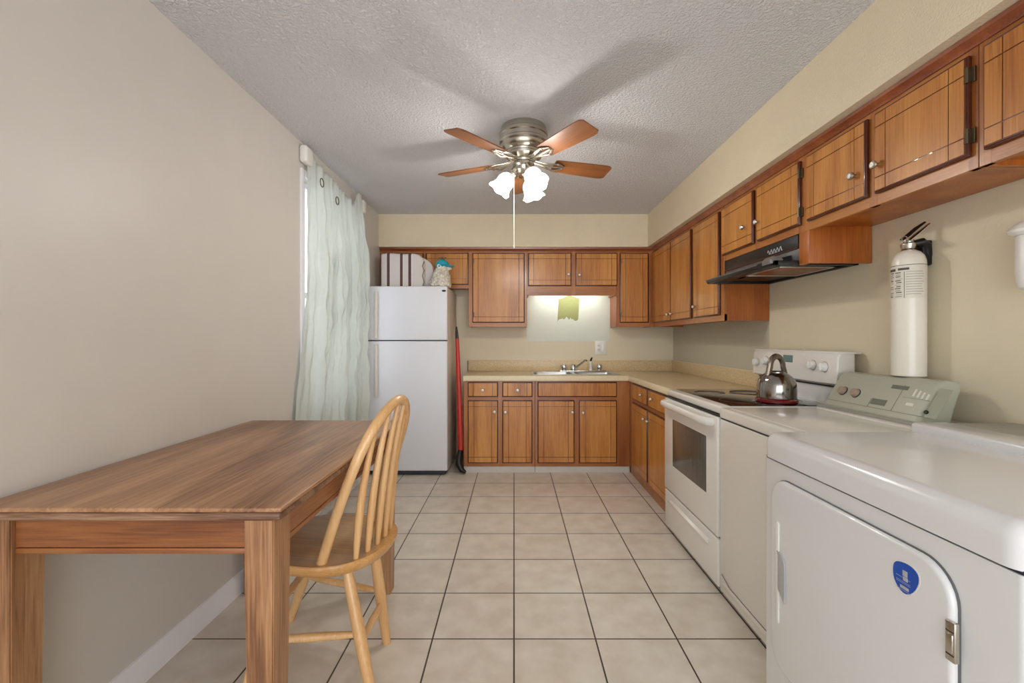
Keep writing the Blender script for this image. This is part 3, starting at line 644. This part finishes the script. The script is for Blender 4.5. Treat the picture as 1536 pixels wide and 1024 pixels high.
# ------------------------------------------------------------------ washer
wy0, wy1 = 1.490, 2.128
t = thing('washing_machine', 'white top-load washer with a sage grey control console, between stove and dryer', 'washer', (1.3, 1.8, 0))
b = B(); b.box(.972, 1.62, wy0, wy1, .03, .838, .006, seg=3); b.box(.9705, .974, wy0+.01, wy1-.035, .06, .085, .001); build('body', b, 'enamel2', t)
for fy_ in (wy0+.05, wy1-.05):
    for fx_ in (1.03, 1.57): build('foot', B().lathe((fx_, fy_, 0), [(.02, 0), (.02, .012), (.01, .015), (.01, .035)], seg=12), 'black', t)
build('kick_seam', B().tube([(.9712, wy1-.02, .115), (.9712, wy1-.10, .09), (.9712, wy0+.01, .09)], .0012, 6), 'gasket', t)
b = B(); b.box(.968, 1.62, wy0, wy1, .843, .893, .012, seg=4); build('top_panel', b, 'enamel2', t)
build('top_seam', B().box(.976, 1.61, wy0+.004, wy1-.004, .836, .844), 'gasket', t)
b = B(); b.box(1.0, 1.40, wy0+.05, wy1-.05, .892, .897, .003, seg=2); b.box(1.385, 1.42, wy0+.02, wy1-.06, .892, .905, .004, seg=2); build('lid', b, 'enamel2', t)
build('rear_deck', B().box(1.425, 1.64, wy0+.001, wy1-.004, .893, .912, .004), 'tray', t, label='grey strip behind the console')
# console (profile in XZ, extruded along Y)
ky0, ky1 = 1.605, 2.095
kp = [(1.44, .894), (1.437, .918), (1.452, .945), (1.478, .99), (1.509, 1.043), (1.525, 1.059), (1.555, 1.064), (1.595, 1.060), (1.60, 1.03), (1.575, .96), (1.56, .894)]
b = B(); b.prism(kp, 'Y', ky0, ky1, bev=.016, seg=4); con = build('console', b, 'sage', t)
def onface(s, y):   # point on sloped console face, s 0..1 bottom to top
    a, c_ = Vector((1.449, 0, .940)), Vector((1.508, 0, 1.041)); p = a.lerp(c_, s); return Vector((p.x, y, p.z))
fn = Vector((-.101, 0, .059)).normalized(); up_ = Vector((.059, 0, .101)).normalized()
def plate(b, s0, s1, ya, yb, th=.002, mi=0, off=0):
    h = .117
    a = onface(s0, ya)+fn*off; c_ = onface(s1, yb)+fn*off
    t_ = bmesh.new(); vs = []
    for (s_, y_) in ((s0, ya), (s0, yb), (s1, yb), (s1, ya)):
        for k in (0, 1): vs.append(t_.verts.new(onface(s_, y_)+fn*(off+k*th-.001)))
    q = vs
    for f in ((0, 2, 4, 6), (1, 3, 5, 7), (0, 1, 3, 2), (2, 3, 5, 4), (4, 5, 7, 6), (6, 7, 1, 0)): t_.faces.new([q[i] for i in f])
    bmesh.ops.recalc_face_normals(t_, faces=t_.faces); b._merge(t_, mi)
def kd(px): return F*1.475/(px-771)
for (s_, px) in ((.42, 1266), (.40, 1285.5)):
    b = B(); c_ = onface(s_, kd(px)); b.lathe(c_, [(.019, -.002), (.019, .008), (.016, .018), (.0, .019)], fn, 24); b.lathe(c_, [(.021, -.002), (.021, .0035), (.019, .0035)], fn, 24, mi=1); build('dial', b, ['taupe', 'gasket'], con, label='round taupe dial')
b = B(); plate(b, .78, .92, kd(1354), kd(1329)); plate(b, .10, .32, kd(1334), kd(1312)); build('label_window', b, 'sageD', con)
b = B(); plate(b, -.02, .96, kd(1347), kd(1346), .0012); plate(b, .52, .53, kd(1392), kd(1352), .0014)
for px in (1311, ): plate(b, -.02, .3, kd(px), kd(px-1), .0012)
plate(b, -.03, -.015, kd(1395), kd(1250), .0012)
build('panel_line', b, 'sageD', con)
for k in range(4): b = B(); plate(b, .60-.02*k, .86-.04*k, kd(1367+7*k), kd(1364+7*k), .0016); build('printed_arc', b, 'sageL', con)
b = B(); plate(b, .26, .36, kd(1373), kd(1362), .0016); build('printed_mark', b, 'sageL', con)
b = B(); plate(b, -.02, .98, kd(1416), kd(1397), .0016); build('end_band', b, 'sageM', con) 
b = B(); b.lathe(onface(.14, kd(1398)), [(.007, 0), (.007, .006), (.004, .007), (0, .0075)], fn, 14); build('button', b, 'black', con)

# ------------------------------------------------------------------ dryer
dy0, dy1, dx = .722, 1.484, .82
t = thing('clothes_dryer', 'white front-load dryer with a blue sticker in the right foreground', 'dryer', (1.2, 1.1, 0))
build('body', B().box(dx+.004, 1.56, dy0+.003, dy1-.003, .03, .828, .012, seg=4, pick=lambda e: abs(e.verts[0].co.z-e.verts[1].co.z) > .1), 'enamelw', t)
for fy_ in (dy0+.06, dy1-.06):
    for fx_ in (.9, 1.5): build('foot', B().lathe((fx_, fy_, 0), [(.02, 0), (.02, .012), (.01, .015), (.01, .035)], seg=12), 'black', t)
b = B(); b.box(dx-.002, 1.56, dy0, dy1, .834, .914, .036, seg=6, pick=lambda e: not (e.verts[0].co.z < .84 and e.verts[1].co.z < .84) and not (e.verts[0].co.x > 1.5 and e.verts[1].co.x > 1.5)); build('top_panel', b, 'enamelw', t)
build('top_seam', B().box(dx+.008, 1.55, dy0+.006, dy1-.006, .826, .835), 'gasket', t)
b = B(); b.box(1.30, 1.42, dy0+.0, dy1-.004, .905, .942, .010, seg=3); build('rear_ledge', b, 'enamelw', t)
b = B(); b.box(1.41, 1.645, dy0, dy1-.002, .912, .938, .004); build('rear_deck', b, 'tray', t, label='grey flat deck at the back')
# door: rounded outline slightly proud, on a thin dark gap
def rrect(y0, y1, z0, z1, r, n=8):
    p = []
    for (cy_, cz_, a0) in ((y1-r, z1-r, 0), (y0+r, z1-r, 90), (y0+r, z0+r, 180), (y1-r, z0+r, 270)):
        for k in range(n+1):
            th = math.radians(a0+90*k/n); p.append((cy_+r*math.cos(th), cz_+r*math.sin(th)))
    return p
da, dbb, dz0, dz1 = .832, 1.422, .205, .785
build('door_gap', B().prism(rrect(da-.0018, dbb+.0018, dz0-.0018, dz1+.0018, .0738), 'X', dx-.0005, dx+.01), 'grey', t)
dd = build('door', B().prism(rrect(da, dbb, dz0, dz1, .072), 'X', dx-.012, dx+.008, bev=.009, seg=4), 'enamelw', t)
b = B(); b.prism(rrect(1.372, 1.388, .345, .655, .0075), 'X', dx-.0155, dx-.011, bev=.0015); build('handle_slot', b, 'white', dd)
b = B(); b.prism([(1.372, .555), (1.378, .568), (1.360, .566), (1.345, .555), (1.338, .535), (1.338, .445), (1.342, .425), (1.372, .455)][::-1], 'X', dx-.018, dx-.011, bev=.001); build('handle_grip', b, 'grip', dd, label='grey finger grip')
sy, sz = .943, .713
so = []
for (zx, zy) in ((145, 108), (200, 120), (260, 150), (310, 195), (340, 245), (345, 300), (330, 350), (300, 395), (255, 418), (215, 412), (175, 375), (140, 320), (115, 260), (106, 190), (112, 135), (125, 115)):
    D_ = F*(dx-.013)/(1320+zx/5.686-771); so.append((D_-sy, CH-(820+zy/5.686-509)*D_/F-sz))
sm = []; nso = len(so)
for i in range(nso):          # corner-cut smoothing of the outline
    a, c_ = Vector(so[i]), Vector(so[(i+1) % nso]); sm += [a.lerp(c_, .25), a.lerp(c_, .75)]
st = B(); st.prism([(sy+p[0], sz+p[1]) for p in sm], 'X', dx-.0127, dx-.0115, mi=1); st.prism([(sy+p[0]*.93, sz+p[1]*.93) for p in sm], 'X', dx-.0133, dx-.0120)
sk = build('sticker', st, ['blue', 'white'], dd, label='blue shield-shaped sticker')
b = B()
for (ya, yb, za, zb_) in ((.004, -.007, .026, .013), (.003, -.008, .009, .001), (.010, -.010, -.017, -.0225)): b.box(dx-.0142, dx-.013, sy-.012+ya, sy-.012+yb, sz+.002+za*.76, sz+zb_*.76, .0004)
for z_ in (.007, -.004, -.008, -.027): b.box(dx-.0138, dx-.013, sy+.008, sy-.026, sz+z_*.76, sz+z_*.76+.0007)
build('printed_mark', b, 'silver', sk)
b = B(); b.box(dx-.016, dx-.006, .8225, .841, .618, .692, .002, mi=0); b.box(dx-.0185, dx-.012, .825, .838, .634, .670, .002, mi=0); b.box(dx-.0165, dx-.012, .824, .8395, .673, .675, 0, 1); b.box(dx-.0165, dx-.012, .824, .8395, .630, .632, 0, 1)
build('hinge', b, ['nickel', 'black'], dd)

# ------------------------------------------------------------------ fire extinguisher
ex, ey = 1.585, 1.81
t = thing('fire_extinguisher', 'tall white fire extinguisher mounted on the right wall behind the washer console', 'fire extinguisher', (ex, ey, 1.0))
r = .056
build('cylinder', B().lathe((ex, ey, 1.0), [(r-.002, .0662), (r, .069), (r, .50), (.0545, .525), (.049, .545), (.038, .560), (.024, .568), (0, .569)], seg=48), 'ext', t)
build('shoulder_seam', B().lathe((ex, ey, 1.505), [(r+.0002, 0), (r+.0012, .001), (r+.0002, .002)], seg=48), 'ink', t)
def arc(b, a0, a1, z0, z1, rr, mi=0):      # angles measured from the camera-facing direction, plus to the right
    pts = []; n = max(2, int(abs(a1-a0)/6)); base = math.atan2(-ey, -ex)+0
    inner = []
    for k in range(n+1):
        a = base+math.radians(a0+(a1-a0)*k/n); pts.append((ex+rr*math.cos(a), ey+rr*math.sin(a))); inner.append((ex+(rr-.0012)*math.cos(a), ey+(rr-.0012)*math.sin(a)))
    b.prism(pts+inner[::-1], 'Z', z0, z1, mi)
b = B(); arc(b, -78, 78, 1.375, 1.502, r+.0009)
lb = build('label', b, 'label', t, label='printed paper label')
b = B(); rg = random.Random(8)
arc(b, -76, -44, 1.484, 1.494, r+.0016); arc(b, -34, 2, 1.486, 1.495, r+.0016)
for i in range(13):
    z = 1.475-i*.0078
    for (a0, a1) in ((-74, -50), (-46, -18)):
        if rg.random() < .8: arc(b, a0+rg.uniform(0, 6), a1-rg.uniform(0, 8), z, z+rg.choice((.0012, .002, .0035)), r+.0014)
for i in range(10): arc(b, -8, 52-rg.uniform(0, 12), 1.478-i*.0098, 1.478-i*.0098+.0011, r+.0014)
arc(b, -14, -12.5, 1.376, 1.48, r+.0014)
build('small_print', b, 'ink', lb)
build('valve', B().lathe((ex, ey, 1.565), [(.024, 0), (.026, .004), (.022, .01), (.026, .022), (.026, .03), (.018, .036), (.018, .046)], seg=24), 'nickel', t)
vz = 1.607
b = B(); b.tube([(ex-.045, ey-.03, vz-.008), (ex-.01, ey-.01, vz+.0), (ex+.02, ey-.02, vz+.028), (ex+.052, ey-.035, vz+.062)], [.006, .007, .007, .004], 10, flat=(.6, 1.6)); build('carry_handle', b, 'chrome', t)
b = B(); b.tube([(ex-.05, ey-.03, vz+.0), (ex-.015, ey-.01, vz+.018), (ex+.01, ey-.02, vz+.045), (ex+.035, ey-.035, vz+.068)], [.006, .007, .007, .004], 10, flat=(.6, 1.6)); build('squeeze_lever', b, 'black', t)
b = B(); b.tube([(ex-.05+.012*math.cos(k*PI/6), ey-.04, vz-.002+.012*math.sin(k*PI/6)) for k in range(12)], .0018, 6, closed=True); build('pull_pin', b, 'nickel', t)
b = B(); b.tube([(ex+.01, ey-.01, vz-.012), (ex+.035, ey-.02, vz-.008), (ex+.056, ey-.015, vz-.02), (ex+.064, ey-.01, vz-.06), (ex+.062, ey, vz-.11)], [.012, .017, .018, .017, .006], 12); b.box(ex+.035, XR-.001, ey-.025, ey+.025, vz-.10, vz-.0, .006); build('hose', b, 'black', t)

# white wall mounted dispenser at right edge
t = thing('wall_fixture', 'white capped wall fixture cut off by the right edge of the photo', 'wall fixture', (1.60, 1.385, 1.36))
build('body', B().lathe((1.60, 1.385, 1.365), [(.025, 0), (.034, .008), (.040, .03), (.0415, .06), (.041, .165), (.038, .17), (0, .17)], seg=32), 'white', t)
build('cap', B().lathe((1.60, 1.385, 1.535), [(.045, 0), (.056, .008), (.058, .016), (.052, .028), (.036, .04), (0, .043)], seg=32), 'white', t)
build('bracket', B().box(1.63, XR-.001, 1.365, 1.405, 1.40, 1.5, .004), 'white', t)

# ------------------------------------------------------------------ curtain
cu = thing('curtain', 'pale sage green crinkled curtain over the left window', 'curtain', (XL+.06, 3.35, 0))
def sstep(a, b_, x):
    x = max(0, min(1, (x-a)/(b_-a))); return x*x*(3-2*x)
def lerpl(tab, x):
    for (a, va), (b_, vb) in zip(tab, tab[1:]):
        if x <= b_: return va+(vb-va)*max(0, (x-a))/(b_-a)
    return tab[-1][1]
def curt():
    nu, nv = 170, 90; b = B(); t = bmesh.new(); g = []
    topz = [(0, 2.40), (.05, 2.385), (.09, 2.345), (.25, 2.325), (.5, 2.30), (.72, 2.275), (.80, 2.262), (.86, 2.30), (.93, 2.385), (1, 2.39)]
    for i in range(nu+1):
        u = i/nu; col = []
        zt_ = lerpl(topz, u); zb_ = .12
        for j in range(nv+1):
            v = j/nv; z = zt_+(zb_-zt_)*v
            y_l = 2.825-.185*sstep(.3, .9, v)-.02*v; y_r = 3.67+.05*sstep(0, .2, v)-.02*v
            y = y_l+(y_r-y_l)*u
            drift = .022*math.sin(v*4+1)*math.sin(u*6)+.03*v*math.sin(u*9)
            uu = u+drift
            amp = (.019+.028*sstep(0, .3, v))*min(1, .25+u*14)
            f = math.sin(uu*48+.5*math.sin(v*4+u*3))*.42+math.sin(uu*97+1.1*math.sin(v*4.2)+u*7)*.34+.45*math.sin(uu*21-1.2*v)+.5*(1-abs(math.sin(uu*17-2.2*v+.8)))**3+.45*(1-abs(math.sin(uu*11+2.6*v)))**4+.22*math.sin(uu*151+1.5*math.sin(v*7+u*11))
            cr = .006*math.sin(v*37+u*60+3*math.sin(u*21))+.005*math.sin(v*71-u*33+2*math.sin(v*13))
            x = XL+.045+amp*(f+1.1)*.8+cr*sstep(.03, .2, v)
            x = max(x, XL+.012)
            x = XL+.006+(x-XL-.006)*(.3+.7*sstep(0, .16, u))
            col.append(t.verts.new((x, y+.008*math.sin(uu*50+v*3)*math.sin(PI*u), z)))
        g.append(col)
    for i in range(nu):
        for j in range(nv): t.faces.new((g[i][j], g[i+1][j], g[i+1][j+1], g[i][j+1]))
    b._merge(t); return b
c = build('fabric', curt(), 'cloth', cu, ang=180)
md = c.modifiers.new('thickness', 'SOLIDIFY'); md.thickness = .0015
for (px, py) in ((483, 274), (506, 301)):
    X = XL+.10; D = F*(-X)/(771-px); z = bz(py, D)
    b = B(); b.tube([(X, D+.026*math.cos(k*PI/12), z+.026*math.sin(k*PI/12)) for k in range(24)], .0032, 8, closed=True)
    build('grommet', b, 'bronze', cu, label='dark metal grommet ring')
build('rod_bracket', B().box(XL+.001, XL+.05, 2.75, 2.85, 2.30, 2.405, .016, seg=3), 'white', cu)
build('rod_bracket', B().box(XL+.001, XL+.05, 3.80, 3.87, 2.29, 2.395, .016, seg=3), 'white', cu)

# ------------------------------------------------------------------ table
tx0, tx1, ty0, ty1, tz = -1.303, -.556, 1.075, 2.243, .8105
t = thing('dining_table', 'brown wooden dining table against the left wall in the foreground', 'table', (-.93, 1.66, 0))
b = B(); b.box(tx0, tx1, ty0, ty1, tz-.012, tz, .004, seg=3); b.box(tx0+.003, tx1-.003, ty0+.003, ty1-.003, tz-.034, tz-.0125, .007, seg=3, mi=1)
build('tabletop', b, ['table', 'tabD'], t)
lw = .072
def leg(xa, ya, w=lw):
    b = B(); x0, x1, y0, y1 = xa, xa+w, ya, ya+w*1.15
    s = .006
    b.rings([[(x0+s, y0+s, 0), (x1-s, y0+s, 0), (x1-s, y1-s, 0), (x0+s, y1-s, 0)], [(x0, y0, tz-.13), (x1, y0, tz-.13), (x1, y1, tz-.13), (x0, y1, tz-.13)], [(x0, y0, tz-.035), (x1, y0, tz-.035), (x1, y1, tz-.035), (x0, y1, tz-.035)]])
    bmesh.ops.bevel(b.bm, geom=[e for e in b.bm.edges if abs(e.verts[0].co.z-e.verts[1].co.z) > .05], offset=.003, segments=2, affect='EDGES')
    return b
lx0, lx1, ly0, ly1 = tx0+.012, -.582-lw, ty0+.016, ty1-.025-lw*1.15
for (a, c_) in ((lx0, ly0), (lx1, ly0), (lx0, ly1), (lx1, ly1)): build('leg', leg(a, c_), 'tabZ', t)
az0, az1 = .688, tz-.0345
def apron(ax, a, b_, p0, p1):
    b = B(); z = az0+.014
    if ax == 'X': b.box(a, b_, p0, p1, z+.002, az1); b.box(a, b_, p0-.002, p1+.002, az0, z, .002); b.box(a, b_, p0+.003, p1-.003, z, z+.002, 0, 1)
    else: b.box(p0, p1, a, b_, z+.002, az1); b.box(p0-.002, p1+.002, a, b_, az0, z, .002); b.box(p0+.003, p1-.003, a, b_, z, z+.002, 0, 1)
    return b
build('apron', apron('X', lx0+lw, lx1, ly0+.012, ly0+.032), ['tabX', 'edge'], t)
build('apron', apron('X', lx0+lw, lx1, ly1+lw*1.15-.032, ly1+lw*1.15-.012), ['tabX', 'edge'], t)
build('apron', apron('Y', ly0+lw*1.15, ly1, lx1+lw-.030, lx1+lw-.010), ['tabY', 'edge'], t)
build('apron', apron('Y', ly0+lw*1.15, ly1, lx0+.010, lx0+.030), ['tabY', 'edge'], t)

# ------------------------------------------------------------------ chair (windsor bow back), facing the wall
sc, cy = -.66, 1.69
ch = thing('windsor_chair', 'light beech bow-back wooden chair tucked under the dining table', 'chair', (sc, cy, 0))
sz = .47; phi = math.radians(-10)
def seat_ring(z, s=1.0):
    out = []
    for i in range(64):
        a = 2*PI*i/64; x = math.cos(a); y = math.sin(a)
        rx = .208 if x > 0 else .262; n = 2.25 if x > 0 else 3.0
        m_ = (abs(x)**n+abs(y)**n)**(-1/n)
        out.append((sc+x*m_*rx*s, cy+y*m_*.226*s, z))
    return out
build('seat', B().rings([seat_ring(sz-.046, .88), seat_ring(sz-.040, .93), seat_ring(sz-.016, .995), seat_ring(sz-.006, 1.0), seat_ring(sz, .98), seat_ring(sz-.001, .9), seat_ring(sz-.006, .75), seat_ring(sz-.008, .45), seat_ring(sz-.008, .1)]), 'seat', ch, ang=50)
def lean(t_): return sc+.055+.30*t_+.12*t_*t_
half = [(.187, -.008), (.185, .08), (.182, .16), (.178, .24), (.171, .31), (.158, .375), (.136, .43), (.104, .472), (.066, .503), (.033, .519), (0, .524)]
key = [(-a, b_) for a, b_ in half]+[(a, b_) for a, b_ in half[-2::-1]]
def cr(P, n=5):           # Catmull-Rom through the key points
    out = []
    for i in range(len(P)-1):
        p0, p1, p2, p3 = P[max(i-1, 0)], P[i], P[i+1], P[min(i+2, len(P)-1)]
        for k in range(n):
            t_ = k/n; out.append(tuple(.5*((2*p1[q])+(p2[q]-p0[q])*t_+(2*p0[q]-5*p1[q]+4*p2[q]-p3[q])*t_**2+(3*p1[q]-p0[q]-3*p2[q]+p3[q])*t_**3) for q in range(2)))
    return out+[P[-1]]
bow = [(lean(t_), cy+y_, sz+t_) for y_, t_ in cr(key)]
build('backrest_bow', B().tube(bow, [.0185]*len(bow), 16, flat=(.95, .85)), 'chair', ch)
for y0_, y1_ in zip((-.136, -.078, -.015, .052, .115), (-.116, -.062, -.002, .058, .114)):
    tp = min((p for p in bow if p[2] > sz+.2), key=lambda p: abs(p[1]-cy-y1_))
    p0 = Vector((sc+.166-.95*y0_*y0_, cy+y0_, sz-.008)); p1 = Vector(tp)
    pts = [p0.lerp(p1, q)+Vector((-.014*math.sin(q*PI), 0, 0)) for q in (0, .12, .25, .4, .55, .7, .85, 1)]
    build('spindle', B().tube(pts, [.0085, .0115, .0135, .0138, .0125, .011, .0095, .008], 14), 'chair', ch)
Mi = Matrix.Translation((sc, cy, 0)) @ Matrix.Rotation(-phi, 4, 'Z') @ Matrix.Translation((-sc, -cy, 0))
LG = [((-.585, 1.570, sz-.040), (-.468, 1.497, 0)), ((-.565, 1.800, sz-.040), (-.508, 1.80, 0)), ((-.82, 1.58, sz-.040), (-.885, 1.46, 0)), ((-.80, 1.86, sz-.040), (-.965, 1.94, 0))]
LG = [(Mi @ Vector(a), Mi @ Vector(c_)) for a, c_ in LG]
for a, c_ in LG:
    build('leg', B().tube([a.lerp(c_, q) for q in (0, .15, .35, .55, .8, 1)], [.015, .019, .021, .0215, .019, .0155], 16), 'chair', ch)
def at(l, z):
    a, c_ = LG[l]; return a.lerp(c_, (a.z-z)/(a.z-c_.z))
for (l1, l2, za, zb_) in ((0, 2, .21, .20), (1, 3, .208, .215), (0, 1, .185, .16), (2, 3, .25, .25)):
    a, c_ = at(l1, za), at(l2, zb_)
    build('stretcher', B().tube([a.lerp(c_, q) for q in (0, .2, .5, .8, 1)], [.009, .0125, .0145, .0125, .009], 12), 'chair', ch)
ch.rotation_euler = (0, 0, phi)

# ------------------------------------------------------------------ ceiling fan
fc = Vector((.055, 2.60, ZC))
fan = thing('ceiling_fan', 'brushed nickel five-blade ceiling fan with lit frosted glass shades', 'ceiling fan', fc)
b = B(); b.lathe(fc, [(.128, 0), (.132, -.012), (.134, -.03), (.140, -.036), (.140, -.052), (.135, -.058), (.135, -.078), (.140, -.084), (.140, -.096), (.132, -.104), (.130, -.12), (.118, -.135), (.10, -.142), (.098, -.152), (.104, -.158), (.102, -.17), (.085, -.182), (.06, -.19), (.058, -.20)], seg=56)
build('motor_housing', b, 'nickel', fan)
bzl = ZC-.195
for ang_ in (18, 90, 157, 228, 305):
    th = math.radians(ang_); d = Vector((math.cos(th), math.sin(th), 0)); n = Vector((-d.y, d.x, 0)); tilt = math.radians(-12)
    up = Vector((0, 0, 1)); side = n*math.cos(tilt)+up*math.sin(tilt); nn = d.cross(side).normalized()
    out = []
    prof = [(.185, .050), (.20, .056), (.3, .060), (.42, .065), (.50, .067), (.528, .064), (.545, .052)]
    pts = [(r_, w_) for r_, w_ in prof]+[(r_, -w_) for r_, w_ in prof[::-1]]
    t_ = bmesh.new(); A = [t_.verts.new((r_, w_, .003)) for r_, w_ in pts]; C_ = [t_.verts.new((r_, w_, -.003)) for r_, w_ in pts]
    t_.faces.new(A); t_.faces.new(C_[::-1])
    for i in range(len(pts)): t_.faces.new((A[i], C_[i], C_[(i+1) % len(pts)], A[(i+1) % len(pts)]))
    bmesh.ops.recalc_face_normals(t_, faces=t_.faces)
    b = B(); b._merge(t_)
    me = bpy.data.meshes.new('blade'); b.bm.to_mesh(me); b.bm.free(); me.materials.append(M['blade'])
    o = bpy.data.objects.new('blade', me); COL.objects.link(o); o.parent = fan
    R = Matrix((d, side, nn)).transposed().to_4x4(); o.matrix_local = Matrix.Translation(Vector((0, 0, bzl-ZC))) @ R
    b = B(); c0 = fc+Vector((0, 0, -.185))
    for sg in (-1, 1):
        b.tube([c0+d*.07+n*.008*sg, c0+d*.12+n*.018*sg-up*.012, c0+d*.16+n*.034*sg-up*.018+side*0, c0+d*.20+side*.036*sg-up*.017, c0+d*.245+side*.012*sg-up*.016], [.009, .008, .008, .008, .006], 8, flat=(.55, 1.3))
    b.tube([c0+d*.06, c0+d*.13-up*.016, c0+d*.245-up*.016], [.012, .008, .006], 8)
    for (q, s_) in ((.205, .03), (.205, -.03), (.24, 0)): b.lathe(c0+d*q+side*s_-up*.02, [(.006, 0), (.005, -.004), (0, -.005)], seg=8)
    build('blade_bracket', b, 'nickel', fan)
lk = B(); lk.lathe(fc+Vector((0, 0, -.20)), [(.055, 0), (.062, -.006), (.062, -.018), (.05, -.026), (.046, -.045), (.03, -.06), (.012, -.066), (.008, -.075), (0, -.078)], seg=36)
kit = build('light_kit', lk, 'nickel', fan)
def tulip_wav(th, r_, h, j): 
    k = max(0, (j-4))/4 if j < 9 else 1
    return r_*(1+.06*k*math.sin(6*th)), h+.006*k*math.sin(6*th)
for a in (183, 300, 62):
    th = math.radians(a); d = Vector((math.cos(th), math.sin(th), 0)); dn = (d*.60-Vector((0, 0, 1))*.80).normalized()
    s0 = fc+Vector((0, 0, -.232))+d*.045; s1 = s0+dn*.03
    b = B(); b.tube([fc+Vector((0, 0, -.225))+d*.02, s0, s1], [.014, .016, .02], 12); b.lathe(s1, [(.022, 0), (.026, .006), (.026, .022), (.022, .026)], dn, 24)
    ar = build('lamp_holder', b, 'nickel', kit)
    pr_ = [(.026, .018), (.036, .026), (.052, .045), (.060, .068), (.060, .09), (.060, .108), (.068, .13), (.080, .150), (.078, .151), (.066, .131), (.057, .108), (.057, .09), (.057, .068), (.049, .046), (.034, .028)]
    pr_ = [(r_*.86, .018+(h_-.018)*.84) for r_, h_ in pr_]
    b = B(); b.lathe(s1, pr_, dn, 48, wav=lambda th_, r_, h_, j: (r_*(1+.05*max(0, (h_-.1)/.05)*math.sin(6*th_)), h_+.006*max(0, (h_-.1)/.05)*math.sin(6*th_)), cap=False)
    build('glass_shade', b, 'shade', fan, ang=60)
    b = B(); b.lathe(s1, [(.012, .02), (.014, .04), (.024, .07), (.026, .085), (.018, .102), (0, .108)], dn, 20); build('bulb', b, 'bulb', fan)
    pl_ = bpy.data.lights.new('lamp_glow', 'POINT'); pl_.energy = 6; pl_.color = (1, .96, .91); pl_.shadow_soft_size = .03; po = bpy.data.objects.new('lamp_glow', pl_); COL.objects.link(po); po.location = s1+dn*.165
b = B(); cp = fc+Vector((-.055, -.02, -.24)); b.tube([cp, (cp.x, cp.y, 1.745)], .0016, 6); b.sph((cp.x, cp.y, 1.74), (.004, .004, .008), seg=10); build('pull_chain', b, 'white', fan)
